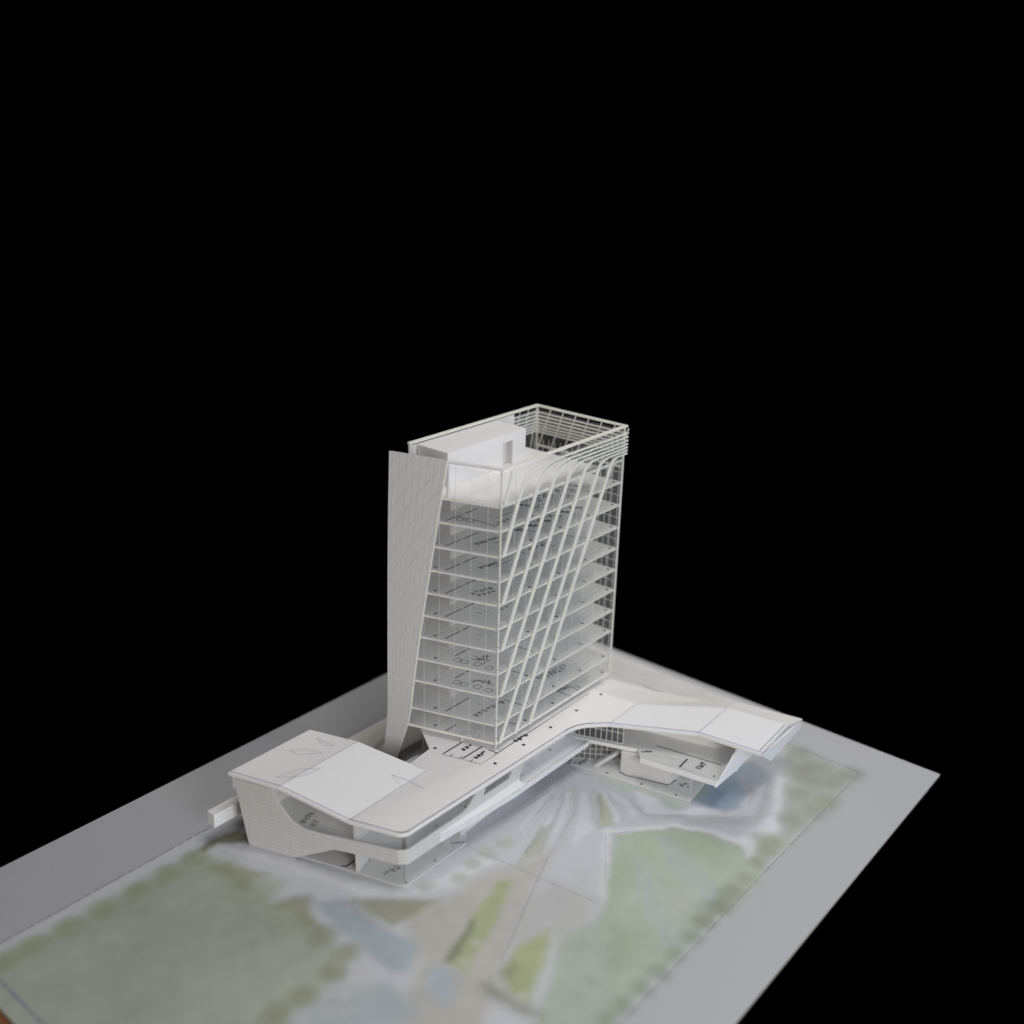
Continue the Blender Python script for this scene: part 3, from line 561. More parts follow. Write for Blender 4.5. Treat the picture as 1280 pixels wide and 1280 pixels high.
# ================================================================== TOWER
A = Vector((-0.9445, -0.3286, 0)).normalized()          # run of the canted narrow face
NV = Vector((0.3286, -0.9445, 0)).normalized()           # its outward normal
TC = Vector((-0.900, 1.080, 0))                          # near corner of the tower
def T(t, off=0.0, z=0.0):
    p = TC + A * t + NV * off
    return Vector((p.x, p.y, z))
tower = empty('tower_model', (-0.985, 1.22, 0.0885), label='tall glazed tower of the white architectural model with slanting cream facade strips', category='building model')
def tp(o):                                                # keep world placement under the empty
    for x in (o if isinstance(o, list) else [o]):
        x.parent = tower
        x.matrix_parent_inverse = tower.matrix_world.inverted()
    return o
bpy.context.view_layer.update()
def tbuild(mb, name, mat, parent=None, **k):
    o = mb.build(name, mat, None, **k)
    if parent is None:
        o.parent = tower; o.matrix_parent_inverse = Matrix.Translation(-tower.location)
    else:
        o.parent = parent
    return o

def slab_outline(inset=0.0):
    e = T(0.160, -inset)
    return [(-.9 - inset, 1.080 + inset * .75), (-.9 - inset, 1.3735 - inset), (-1.0715 + inset, 1.3735 - inset), (-1.0715 + inset, 1.079), (e.x, e.y)]
LEV = [0.1010, 0.1315, 0.1795, 0.2173, 0.2545, 0.2906, 0.3280, 0.3648, 0.4028, 0.4412]
ROOF = 0.4790
COLS = [(-.9085, 1.0905), (-.9085, 1.160), (-.9085, 1.230), (-.9085, 1.300), (-.9085, 1.366), (-1.0015, 1.0565), (-1.06, 1.16), (-1.06, 1.3)]
for i, z in enumerate(LEV):
    th = 0.0021 if i else 0.003
    mb = MB(); mb.slab(slab_outline(0.0012), z - th, z)
    s = tbuild(mb, 'floor_slab', 'floor_paper')
    s.data.materials.append(MAT['clear_film'])           # clear acrylic under the printed sheet
    for p_ in s.data.polygons:
        if p_.normal.z < 0.5: p_.material_index = 1
    # cream edge strips on the two faces towards the viewer, butted at the corner
    mb = MB()
    a, b = T(0.0, -0.0001), T(0.176, -0.0001)
    mb.plate([[(0, -th - .0002), (0.160, -th - .0002), (0.160, 0.0006), (0, 0.0006)]], T(0, -0.0011, z), A, (0, 0, 1), -0.0011)
    tbuild(mb, 'edge_strip', 'edge_strip', s)
    mb = MB(); mb.box(-.9011, -.8999, 1.0806, 1.3735, z - th - .0002, z + .0006)
    tbuild(mb, 'edge_strip', 'edge_strip', s)
    mb = MB(); mb.box(-1.0715, -.9012, 1.3724, 1.3736, z - th - .0002, z + .0006)
    tbuild(mb, 'edge_strip', 'edge_strip', s)
    zi = z + 0.0003
    mb = MB()
    for c in COLS:
        mb.disc(c[0], c[1], 0.0028, zi)
    rr = random.Random(50 + i)
    y0 = 1.060 + (0.02 if i in (2, 3) else 0) ; y1 = 1.118 + rr.uniform(-.006, .004)
    if i == 0: y0, y1 = 1.0565, 1.079
    if i in (1,): mb.ribbon([(-.9835, y0), (-.9835, y1)], .0016, zi)
    elif i: 
        ym = y0 + (y1 - y0) * rr.uniform(.5, .66)
        mb.ribbon([(-.984, y0), (-.984, ym)], .0016, zi); mb.ribbon([(-.984, ym + .006), (-.984, y1 + .012)], .0016, zi)
    else: mb.ribbon([(-.979, y0), (-.979, y1)], .0015, zi)
    if i in (2, 3):
        for cx, cy in [(-.973, 1.0745), (-.9610, 1.0765), (-.9415, 1.0845), (-.9222, 1.0878)]:
            mb.ribbon(oval(cx, cy, .0062, .0052, 14, rr.uniform(0, 1)), .0008, zi)
    if i == 9:
        for cx, cy in [(-.974, 1.078), (-.960, 1.0837)]: mb.ribbon(oval(cx, cy, .0062, .0054), .0011, zi)
        mb.ribbon([(-.981, 1.0835), (-.956, 1.090), (-.9195, 1.092), (-.920, 1.101)], .0012, zi)
        for k in range(5): mb.ribbon(oval(-.94 + rr.uniform(-.01, .02), 1.20 + k * .03, .006, .007), .0008, zi)
    if i in (0, 1, 2, 3):
        mb.ribbon([(-.9395, 1.1355 + .01 * i), (-.9085, 1.142 + .01 * i)], .0011, zi)
    if i == 0:
        mb.ribbon([(-.9239, 1.2651), (-.8990, 1.2667)], .0012, zi); mb.ribbon([(-.9226, 1.2923), (-.9010, 1.2916)], .0012, zi)
    if i in (7, 8, 9):
        mb.ribbon([(-.939, 1.115), (-.939, 1.150)], .0009, zi); mb.ribbon([(-.952, 1.185), (-.924, 1.190)], .0010, zi); mb.ribbon([(-.955, 1.235), (-.926, 1.240)], .0010, zi); mb.ribbon([(-.955, 1.285), (-.926, 1.290)], .0010, zi)
    tbuild(mb, 'printed_plan', 'ink', s)
    mb = MB()
    for k in range(9):
        y = 1.09 + k * .022
        mb.ribbon([(-.972 + rr.uniform(-.003, .003), y), (-.972 + .03, y + rr.uniform(-.002, .002))], .0006, zi)
    mb.ribbon([(-1.0, 1.058), (-1.0, 1.088), (-.992, 1.097), (-.992, 1.08)], .0007, zi)
    for k in range(4): mb.ribbon([(-.915 - .012 * k, 1.10), (-.915 - .012 * k, 1.35)], .0005, zi)
    tbuild(mb, 'faint_plan_lines', 'faint_ink', s)
    mb = MB()
    if i == 1:
        scrawl(mb, (-.9423, 1.078), (-.9373, 1.142), 7, .0085, zi, seed=11); scrawl(mb, (-.944, 1.232), (-.938, 1.300), 8, .0075, zi, seed=12); scrawl(mb, (-.936, 1.236), (-.931, 1.290), 6, .007, zi, seed=13)
    elif i in (2, 3):
        for k in range(9):
            a0 = rr.uniform(0, 3.1); cx, cy = -.945 + rr.uniform(-.011, .011), 1.104 + rr.uniform(-.009, .009)
            mb.ribbon([(cx - .006 * math.cos(a0), cy - .006 * math.sin(a0)), (cx + .006 * math.cos(a0), cy + .006 * math.sin(a0))], .0012, zi)
    elif i == 6:
        scrawl(mb, (-.957, 1.082), (-.946, 1.121), 5, .008, zi, seed=21); scrawl(mb, (-.945, 1.084), (-.936, 1.116), 4, .007, zi, seed=22)
    elif i == 7: scrawl(mb, (-.953, 1.097), (-.948, 1.131), 5, .0075, zi, .0011, seed=23); scrawl(mb, (-.945, 1.20), (-.940, 1.235), 3, .008, zi, .0011, seed=33)
    elif i == 8:
        scrawl(mb, (-.956, 1.092), (-.950, 1.136), 6, .008, zi, .0011, seed=24)
        for k in range(6): scrawl(mb, (-.952, 1.175 + k * .027), (-.935, 1.186 + k * .027), 3, .009, zi, .0012, seed=40 + k)
    elif i == 9:
        scrawl(mb, (-.925, 1.10), (-.922, 1.128), 3, .007, zi, seed=25)
        for k in range(5): scrawl(mb, (-.952, 1.18 + k * .03), (-.935, 1.19 + k * .03), 2, .009, zi, .0010, seed=60 + k)
    elif i == 0:
        scrawl(mb, (-.928, 1.264), (-.920, 1.290), 4, .007, zi, seed=26)
        for cx, cy in [(-.955, 1.07), (-.945, 1.08), (-.935, 1.076), (-.95, 1.095)]: mb.ribbon(oval(cx, cy, .005, .005), .0004, zi)
    else:
        mb.ribbon([(-.96, 1.10), (-.952, 1.104)], .0009, zi)
        scrawl(mb, (-.94, 1.13), (-.938, 1.15), 2, .006, zi, .0007, seed=70 + i)
    tbuild(mb, 'handwritten_note', 'ink', s)

# core wall rising through the floors
mb = MB(); mb.box(-1.068, -1.006, 1.093, 1.262, 0.1013, ROOF - .004)
tbuild(mb, 'core_wall', 'core_card')
# short recessed plinth under the lowest slab
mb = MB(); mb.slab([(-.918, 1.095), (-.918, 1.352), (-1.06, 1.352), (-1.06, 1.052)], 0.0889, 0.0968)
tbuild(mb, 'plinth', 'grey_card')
for p in ((-.9035, 1.084), (-.9035, 1.369), (-.955, 1.066)):
    mb = MB(); mb.box(p[0] - .001, p[0] + .001, p[1] - .001, p[1] + .001, 0.0889, 0.0968)
    tbuild(mb, 'stub_leg', 'edge_strip')

# clear film walls
GZ0, GZ1 = 0.1020, 0.5275
mb = MB(); mb.poly([(-.8990, 1.0800, GZ0), (-.8990, 1.3745, GZ0), (-.8990, 1.3745, GZ1), (-.8990, 1.0800, GZ1)])
front = tbuild(mb, 'glazing_sheet', 'clear_film')
mb = MB()
a, b = T(0.0005, .0012), T(0.160, .0012)
mb.poly([(a.x, a.y, GZ0), (b.x, b.y, GZ0), (b.x, b.y, GZ1), (a.x, a.y, GZ1)])
side = tbuild(mb, 'glazing_sheet', 'hazy_film')
mb = MB(); mb.poly([(-.9, 1.3748, GZ0), (-1.0725, 1.3748, GZ0), (-1.0725, 1.3748, GZ1), (-.9, 1.3748, GZ1)])
end = tbuild(mb, 'glazing_sheet', 'clear_film')
mb = MB(); mb.poly([(-1.0728, 1.079, GZ0), (-1.0728, 1.3748, GZ0), (-1.0728, 1.3748, GZ1), (-1.0728, 1.079, GZ1)])
rear = tbuild(mb, 'glazing_sheet', 'clear_film')
# fine mullion grids scratched on the far sheets and faint ones on the near sheets
mb = MB()
for k in range(15):
    x = -.905 - k * .0118
    mb.box(x - .0003, x + .0003, 1.3751, 1.3757, GZ0, 0.478)
for i, z in enumerate(LEV):
    for f in (.45,): mb.box(-1.0715, -.9005, 1.3757, 1.3762, z + .016 * f * 2, z + .016 * f * 2 + .0007)
tbuild(mb, 'mullion_grid', 'edge_strip', None, kind='stuff')
mb = MB()
for k in range(13):
    y = 1.085 + k * .0238
    mb.box(-1.0740, -1.0734, y - .0002, y + .0002, GZ0, 0.478)
tbuild(mb, 'mullion_grid', 'edge_strip', None, kind='stuff')
mb = MB()
for k in range(1, 10):
    y = 1.080 + k * .0294
    mb.box(-.8989, -.8986, y - .00018, y + .00018, GZ0, GZ1)
tbuild(mb, 'scored_lines', 'score_line', None, kind='stuff')
mb = MB()
for k in range(1, 7):
    p = T(k * .0245 - .006, .0014)
    mb.bar((p.x, p.y, GZ0), (p.x, p.y, GZ1), .00036, .0003, (NV.x, NV.y, 0))
tbuild(mb, 'scored_lines', 'score_line', None, kind='stuff')
# posts at the corners
for (x, y, zt, w) in ((-.8992, 1.0792, .5308, .0020), (-.9000, 1.3760, .5290, .0026), (-1.0735, 1.3765, .5290, .0026), (-1.0735, 1.0785, .5335, .0032)):
    mb = MB(); mb.box(x - w / 2, x + w / 2, y - w / 2, y + w / 2, 0.0975, zt)
    tbuild(mb, 'corner_post', 'cream_strip')

# crown: rim strips
mb = MB(); mb.slab([(-.8960, 1.0775), (-.8960, 1.3790), (-.9020, 1.3738), (-.9020, 1.0815)], .5312, .5338)
tbuild(mb, 'crown_rim', 'edge_strip')
mb = MB(); p0, p1, p2, p3 = T(-.003, .0036), T(.160, .0036), T(.160, -.003), T(.0035, -.003)
mb.slab([(-.8962, 1.0773), (p1.x, p1.y), (p2.x, p2.y), (-.9037, 1.0823)], .5309, .5341)
tbuild(mb, 'crown_rim', 'white_card')
mb = MB(); mb.slab([(-.8962, 1.3792), (-1.0770, 1.3792), (-1.0715, 1.3740), (-.9021, 1.3740)], .5311, .5339)
tbuild(mb, 'crown_rim', 'cream_strip')
mb = MB(); mb.slab([(-1.0768, 1.0770), (-1.0713, 1.0770), (-1.0713, 1.3738), (-1.0768, 1.3790)], .5311, .5340)
tbuild(mb, 'crown_rim', 'cream_strip')
# opaque parapet panel behind the penthouse
mb = MB(); mb.box(-1.0720, -1.0700, 1.0800, 1.312, ROOF, .5297)
tbuild(mb, 'parapet_panel', 'white_card')
# roof deck and the lower deck seen past its end
mb = MB(); o = slab_outline(.0014)
mb.slab([o[0], (o[1][0], 1.318), (o[2][0], 1.318), o[3], o[4]], ROOF - .0035, ROOF)
deck = tbuild(mb, 'roof_deck', 'roof_card')
mb = MB(); mb.plate([[(0, -.0038), (0.160, -.0038), (0.160, 0.0006), (0, 0.0006)]], T(0, -0.0013, ROOF), A, (0, 0, 1), -0.0011)
tbuild(mb, 'edge_strip', 'edge_strip', deck)
mb = MB(); mb.box(-.9013, -.9001, 1.0806, 1.3735, ROOF - .0038, ROOF + .0006)
tbuild(mb, 'edge_strip', 'edge_strip', deck)
mb = MB(); mb.ribbon([(-.962, 1.070), (-.962, 1.14)], .0005, ROOF + .0003); tbuild(mb, 'pencil_line', 'faint_ink', deck)

# penthouse with a recessed doorway
px0, px1, py0, py1, pz0, pz1 = -1.0675, -1.008, 1.0885, 1.265, ROOF + .0002, .5300
mb = MB()
mb.plate([[(py0, pz0), (1.2115, pz0), (1.2115, pz0 + .0385), (1.2345, pz0 + .0385), (1.2345, pz0), (py1, pz0), (py1, pz1 - .0015), (py0, pz1 - .0015)]], (px1 - .003, 0, 0), (0, 1, 0), (0, 0, 1), .003)
ph = tbuild(mb, 'penthouse', 'roof_card')
mb = MB(); mb.box(px0, px1 - .0001, py0 + .0001, py0 + .003, pz0, pz1 - .0015); tbuild(mb, 'end_wall', 'white_card', ph)
mb = MB(); mb.box(px0, px1 - .0001, py1 - .003, py1 - .0001, pz0, pz1 - .0015); tbuild(mb, 'end_wall', 'white_card', ph)
mb = MB(); mb.slab([(px0, py0), (px1, py0), (px1, py1), (px0, py1)], pz1 - .0014, pz1); tbuild(mb, 'lid', 'roof_card', ph)
mb = MB(); mb.box(px1 - .0135, px1 - .0125, 1.2085, 1.2375, pz0, pz1 - .002); tbuild(mb, 'doorway_back', 'white_card', ph)
mb = MB(); mb.box(px1 - .0125, px1 - .0032, 1.2346, 1.2366, pz0, pz1 - .002); tbuild(mb, 'door_jamb', 'white_card', ph)
mb = MB(); mb.box(-.9800, -.9770, 1.0560, 1.0590, ROOF, .5295); tbuild(mb, 'deck_post', 'white_card')

# slanting facade strips that sweep into the crown louvres
def strip(path, w, x0, x1, name, parent=None):
    """constant-width strip following (y,z) path, between planes x0 and x1"""
    P2 = [Vector(p) for p in path]
    L_, R_ = [], []
    for i, p in enumerate(P2):
        if i == 0: d = (P2[1] - p)
        elif i == len(P2) - 1: d = (p - P2[i - 1])
        else: d = (P2[i + 1] - P2[i]).normalized() + (P2[i] - P2[i - 1]).normalized()
        d.normalize(); n = Vector((-d.y, d.x))
        if i == 0 and abs(d.y) > .3: n = Vector((-1 / max(.6, d.y), 0)) * 1.0 * 0.93
        wid = w[0] + (w[1] - w[0]) * (i / (len(P2) - 1))
        L_.append(p + n * wid / 2); R_.append(p - n * wid / 2)
    mb = MB()
    for i in range(len(P2) - 1):
        q = [L_[i], L_[i + 1], R_[i + 1], R_[i]]
        mb.poly([(x1, a.x, a.y) for a in q]); mb.poly([(x0, a.x, a.y) for a in reversed(q)])
        mb.poly([(x0, L_[i].x, L_[i].y), (x0, L_[i + 1].x, L_[i + 1].y), (x1, L_[i + 1].x, L_[i + 1].y), (x1, L_[i].x, L_[i].y)])
        mb.poly([(x1, R_[i].x, R_[i].y), (x1, R_[i + 1].x, R_[i + 1].y), (x0, R_[i + 1].x, R_[i + 1].y), (x0, R_[i].x, R_[i].y)])
    for q in ((L_[0], R_[0]), (R_[-1], L_[-1])):
        mb.poly([(x0, q[0].x, q[0].y), (x1, q[0].x, q[0].y), (x1, q[1].x, q[1].y), (x0, q[1].x, q[1].y)])
    return tbuild(mb, name, 'cream_strip', parent)

def bez(a, b, c, n=9):
    return [((1 - t) ** 2 * a[0] + 2 * t * (1 - t) * b[0] + t * t * c[0], (1 - t) ** 2 * a[1] + 2 * t * (1 - t) * b[1] + t * t * c[1]) for t in [k / n for k in range(n + 1)]]
SX0, SX1 = -.8984, -.8945
LOUV = [.5210, .5150, .5090, .5032, .4978, .4928, .4879]
LOW = [(1.0845, .4040), (1.0855, .3300), (1.0860, .2552), (1.0865, .1805), (1.0865, .1005), (1.1225, .1005), (1.1565, .1005)]
# where each strip crosses z = .455
MID = []
for (ly, lz), (my, mz) in zip(LOW, [(1.1084, .4641), (1.142, .455), (1.1742, .4461), (1.2076, .437), (1.2422, .4275), (1.2766, .4181), (1.3065, .410)]):
    MID.append((my, mz, (my - ly) / (mz - lz)))
for k in range(7):
    my, mz, sl = MID[k]
    h = LOUV[k]
    elbow = (my + sl * (h - mz), h)
    r0 = (.024, .020, .018, .017, .014, .011, .009)[k]
    d = Vector((sl, 1)).normalized() * r0 * 1.25
    start = (elbow[0] - d.x, elbow[1] - d.y); stop = (elbow[0] + (.044, .040, .036, .030, .026, .020, .013)[k], h)
    path = [LOW[k], (my, mz)] if mz < start[1] - .004 else [LOW[k]]
    path += bez(start, elbow, stop) + [(1.381, h)]
    strip(path, (.0048, .0023), SX0 - k * .00002, SX0 + .0030, 'facade_strip')
strip([(1.0855, .4810), (1.0995, .5265)], (.0046, .0044), SX0, SX1 - .001, 'facade_strip')
# louvre returns along the end and the rear of the crown
for k, h in enumerate(LOUV):
    mb = MB(); mb.box(-1.0770, -.8986, 1.3768, 1.3786, h - .0013, h + .0013)
    tbuild(mb, 'crown_louvre', 'cream_strip')
    mb = MB(); mb.box(-1.0770, -1.0752, 1.306, 1.3766, h - .0013, h + .0013)
    tbuild(mb, 'crown_louvre', 'cream_strip')
for k in range(7):                                     # slanting mullions behind the louvres
    x = -1.058 + k * .0255
    mb = MB(); mb.bar((x - .018, 1.3763, .4425), (x + .012, 1.3763, .5298), .0016, .0010, (0, 1, 0))
    tbuild(mb, 'slanted_mullion', 'cream_strip')
for k in range(3):
    y = 1.322 + k * .022
    mb = MB(); mb.bar((-1.0745, y - .008, .4425), (-1.0745, y + .010, .5298), .0014, .0008, (1, 0, 0))
    tbuild(mb, 'slanted_mullion', 'cream_strip')
# end rails between the crown and the floor below
mb = MB(); mb.box(-1.0712, -.9015, 1.3712, 1.3726, .4655, .4685); tbuild(mb, 'crown_rail', 'cream_strip')

# leaning end panel: wide at the top, narrowing and kicking out at its foot
LEFT = [(.1678, .5372), (.1705, .46), (.173, .369), (.175, .26), (.1763, .17), (.1772, .118), (.1795, .078), (.1854, .040), (.191, .0015)]
RIGHT = [(.0797, .5357), (.0915, .46), (.1058, .369), (.1225, .26), (.1345, .17), (.1398, .118), (.1505, .078), (.1618, .040), (.171, .0015)]
def dens(E, n=26):
    E = sorted(E, key=lambda q: -q[1]); out = []
    zs = [E[0][1] + (E[-1][1] - E[0][1]) * k / n for k in range(n + 1)]
    for z in zs:
        for (t0, z0), (t1, z1) in zip(E[:-1], E[1:]):
            if z1 - 1e-9 <= z <= z0 + 1e-9:
                out.append((t0 + (t1 - t0) * (z0 - z) / (z0 - z1), z)); break
    return out
def smooth_edge(E):
    d = dens(E, 60)
    for _ in range(8):
        d = [d[0]] + [((d[i - 1][0] + 2 * d[i][0] + d[i + 1][0]) / 4, d[i][1]) for i in range(1, len(d) - 1)] + [d[-1]]
    return d
EL, ER = smooth_edge(LEFT), smooth_edge(RIGHT)
def kick(z): return .0040 + (.010 * max(0, (.11 - z) / .11) ** 1.6 if z < .11 else 0)
mb = MB()
n = len(EL)
for i in range(n - 1):
    vs = [(EL[i], 0), (ER[i], 1), (ER[i + 1], 1), (EL[i + 1], 0)]
    uv = [(u_, p[1] / .135) for p, u_ in vs]
    f = [T(p[0], kick(p[1]), p[1]) for p, _ in vs]; bk = [T(p[0], kick(p[1]) - .0026, p[1]) for p, _ in vs]
    mb.poly(f, uv); mb.poly(list(reversed(bk)), list(reversed(uv)))
    for a, b in ((0, 3), (1, 2)):
        mb.poly([f[a], f[b], bk[b], bk[a]], [(.06, .06)] * 4)
for i in (0, n - 1):
    mb.poly([T(EL[i][0], kick(EL[i][1]), EL[i][1]), T(ER[i][0], kick(ER[i][1]), ER[i][1]), T(ER[i][0], kick(ER[i][1]) - .0026, ER[i][1]), T(EL[i][0], kick(EL[i][1]) - .0026, EL[i][1])], [(.06, .06)] * 4)
fin = tbuild(mb, 'leaning_panel', 'fin_card', None, label='tall narrowing end panel with fine printed diagonal lines')
mb = MB()
for i in range(n - 1):
    q = []
    for j in (i, i + 1):
        t, z = ER[j]
        q.append([T(t - .0013, kick(z) + .0004, z), T(t + .0002, kick(z) + .0004, z), T(t + .0002, kick(z) - .003, z), T(t - .0013, kick(z) - .003, z)])
    for k in range(4):
        mb.poly([q[0][k], q[1][k], q[1][(k + 1) % 4], q[0][(k + 1) % 4]])
mb.poly(q[1])
tbuild(mb, 'panel_edge', 'edge_strip', fin)

# ================================================================== PODIUM
pod = empty('podium_model', (-0.95, 1.0, 0.0), label='low white podium building of the model with folded roof and wing at the right', category='building model')
def pbuild(mb, name, mat, parent=None, **k):
    o = mb.build(name, mat, None, **k)
    if parent is None:
        o.parent = pod; o.matrix_parent_inverse = Matrix.Translation(-pod.location)
    else:
        o.parent = parent
    return o
PC = Vector((-0.8585, 0.846, 0))
def Q(t, off=0.0, z=0.0):
    p = PC + A * t + NV * off
    return Vector((p.x, p.y, z))
RZ = 0.0885
def roofz(x, y=0):
    # folded roof: level, then rising, then nearly level, along -X
    if x >= -.9375: return RZ
    if x >= -1.039: return RZ + (.1140 - RZ) * (-.9375 - x) / (.1015)
    return .1140 + (.1164 - .1140) * (-1.039 - x) / .075
def wingz(x, y=0):
    if x <= -.8166: return RZ
    if x <= -.6965: return RZ + .0030 * (x + .8166) / .1201
    return RZ + .0030 - .0012 * (x + .6965) / .1
def zz(x, y=0): return roofz(x) if x < -.9 else wingz(x)
TH = .0034
def roof_piece(name, pts, zf, mat, th=TH, dz=0.0, **kw):
    mb = MB(); mb.slab(pts, lambda x, y: zf(x, y) - th + dz, lambda x, y: zf(x, y) + dz)
    return pbuild(mb, name, mat, **kw)
f2f, f2b = (-.9375, .8187), (-.9400, .9730)
f1f, f1b = (-1.039, .7830), (-1.0410, .9330)
pA = [f1f, f1b, (-1.115, .905), (-1.114, .757)]
pB = [f2f, f2b, f1b, f1f]
pC = rounded([f2f, (-.8585, .846), (-.8515, 1.2215), (-.8156, 1.2571), (-.8177, 1.337), (-.8800, 1.3310), (-.9023, 1.3301), (-.905, 1.378), (-1.030, 1.378), (-1.030, 1.052), (-.977, 1.018), (-.9709, .9699), f2b], {1: .014, 2: .026}, 8)
pD = [(-.8156, 1.2571), (-.6958, 1.3231), (-.6989, 1.4211), (-.8177, 1.337)]
pE = [(-.6958, 1.3231), (-.5961, 1.3397), (-.6027, 1.4429), (-.6989, 1.4211)]
RA = roof_piece('roof_panel', pA, zz, 'roof_card', label='raised far left roof panel with pencil sketches')
RB = roof_piece('roof_panel', pB, zz, 'roof_card')
RC = roof_piece('roof_panel', pC, lambda x, y: RZ, 'roof_card')
RD = roof_piece('roof_panel', pD, wingz, 'cool_card')
RE = roof_piece('roof_panel', pE, wingz, 'cool_card')
# rear strip of the wing roof, tipping away; warm light put into its colour
pts = [(-.9018, 1.3303, .0884), (-.8179, 1.3374, .0882), (-.6990, 1.4215, .0912), (-.6026, 1.4433, .0902), (-.5950, 1.4780, .0880), (-.7000, 1.4620, .0840), (-.7430, 1.4400, .0790), (-.8230, 1.4050, .0810), (-.9045, 1.3800, .0860)]
mb = MB()
for tri in ((0, 1, 7), (0, 7, 8), (1, 6, 7), (1, 2, 6), (2, 5, 6), (2, 3, 5), (3, 4, 5)):
    mb.poly([pts[k] for k in tri]); mb.poly([(pts[k][0], pts[k][1], pts[k][2] - .003) for k in reversed(tri)])
for k in range(len(pts)):
    a, b = pts[k], pts[(k + 1) % len(pts)]
    mb.poly([a, b, (b[0], b[1], b[2] - .003), (a[0], a[1], a[2] - .003)])
pbuild(mb, 'rear_roof_strip', 'warm_card')
# second, slightly inset layer under the roof edge
def inset_edge(path, zf, off, z0, z1, name, mat):
    """thin fascia following an XY path, moved inward by off (left of travel)"""
    V_ = [Vector(p) for p in path]; I, O = [], []
    for i, p in enumerate(V_):
        d = (V_[min(i + 1, len(V_) - 1)] - V_[max(i - 1, 0)]).normalized(); nn = Vector((-d.y, d.x))
        O.append(p + nn * off); I.append(p + nn * (off + .004))
    mb = MB()
    for i in range(len(V_) - 1):
        za, zb = zf(*V_[i]), zf(*V_[i + 1])
        a, b, c, d = O[i], O[i + 1], I[i + 1], I[i]
        mb.poly([(a.x, a.y, za + z1), (b.x, b.y, zb + z1), (c.x, c.y, zb + z1), (d.x, d.y, za + z1)])
        mb.poly([(a.x, a.y, za + z0), (d.x, d.y, za + z0), (c.x, c.y, zb + z0), (b.x, b.y, zb + z0)])
        mb.poly([(a.x, a.y, za + z0), (b.x, b.y, zb + z0), (b.x, b.y, zb + z1), (a.x, a.y, za + z1)])
        mb.poly([(c.x, c.y, zb + z0), (d.x, d.y, za + z0), (d.x, d.y, za + z1), (c.x, c.y, zb + z1)])
    for q in ((O[0], I[0], zf(*V_[0])), (O[-1], I[-1], zf(*V_[-1]))):
        mb.poly([(q[0].x, q[0].y, q[2] + z0), (q[1].x, q[1].y, q[2] + z0), (q[1].x, q[1].y, q[2] + z1), (q[0].x, q[0].y, q[2] + z1)])
    return pbuild(mb, name, mat)
ci = [i for i, p in enumerate(pC) if p[0] > -.8600 and p[1] < 1.26]
edge_front = [p for p in pC if p[0] > -.875 and p[1] < 1.2575][0:]
edge_path = [(-1.114, .757), f1f, f2f] + [p for p in pC[1:] if p[0] > -.88 and p[1] < 1.2575 and p != f2f] + [(-.6958, 1.3231), (-.5961, 1.3397)]
inset_edge(edge_path, zz, .0016, -TH - .0030, -TH - .0002, 'fascia', 'cream_strip')
# pencil lines on the roof
def zp(x, y): return zz(x, y) + .0003
def pl(path, w=.0007, mat='pencil', parent=None):
    P_ = []
    for a, b in zip(path[:-1], path[1:]):
        m = 8
        P_ += [(a[0] + (b[0] - a[0]) * k / m, a[1] + (b[1] - a[1]) * k / m) for k in range(m)]
    P_.append(path[-1])
    mb = MB(); mb.ribbon(P_, w, zp)
    return pbuild(mb, 'pencil_line', mat)
def offset_path(path, off):
    V_ = [Vector(p) for p in path]; r = []
    for i, p in enumerate(V_):
        d = (V_[min(i + 1, len(V_) - 1)] - V_[max(i - 1, 0)]).normalized(); r.append((p.x - d.y * off, p.y + d.x * off))
    return r
pl(offset_path(edge_path, .0034)[:3], .0008, 'pencil')
pl(offset_path(edge_path, .0034)[2:-2], .0010, 'pencil')
pl(offset_path(edge_path, .0034)[-3:], .0009, 'pencil')
pl([f2f, f2b]); pl([f1f, f1b]); pl([(-.8158, 1.2571), (-.8177, 1.3365)]); pl([(-.6958, 1.3231), (-.6989, 1.4205)])
pl([(-.6010, 1.345), (-.6062, 1.440)], .0008)
pl([(-.9634, .9261), (-.942, .9372), (-.9133, .9391)], .0007); pl([(-.9634, .9261), (-.939, .9213)], .0006, 'faint_ink')
pl([(-1.0915, .8973), (-1.0679, .8923), (-1.0574, .9017), (-1.076, .899), (-1.0915, .8973)], .0006, 'faint_ink')
pl([(-1.0938, .849), (-1.0798, .8673), (-1.056, .8774), (-1.078, .8508), (-1.0938, .849)], .0006, 'faint_ink')
pl([(-1.058, .795), (-1.049, .8293), (-1.0307, .8522), (-1.0359, .8184), (-1.058, .795)], .0006, 'faint_ink')
# column dots and the tower footprint printed on the roof
for x, y in ((-.8785, 1.054), (-.8785, 1.1205), (-.8785, 1.187), (-.8787, 1.255), (-.8790, 1.3228), (-.9718, 1.0245)):
    mb = MB(); mb.disc(x, y, .0027, RZ + .0003, 14); pbuild(mb, 'column_mark', 'ink')
mb = MB(); zi = RZ + .00035
mb.ribbon([(-.953, 1.0196), (-.8925, 1.0387), (-.8960, 1.3122)], .0006, zi)
mb.ribbon([(-.8940, 1.07), (-.8960, 1.3122)], .0007, zi)
mb.ribbon([(-.9524, 1.0225), (-.9523, 1.0645)], .0013, zi); mb.ribbon([(-.9224, 1.033), (-.9220, 1.0745)], .0013, zi); mb.ribbon([(-.9088, 1.075), (-.8946, 1.0765)], .0011, zi)
for x, y in ((-.941, 1.0236), (-.926, 1.0283), (-.909, 1.0336)): mb.ribbon([(x, y), (x, y + .006)], .0008, zi)
pbuild(mb, 'printed_plan', 'ink')
mb = MB()
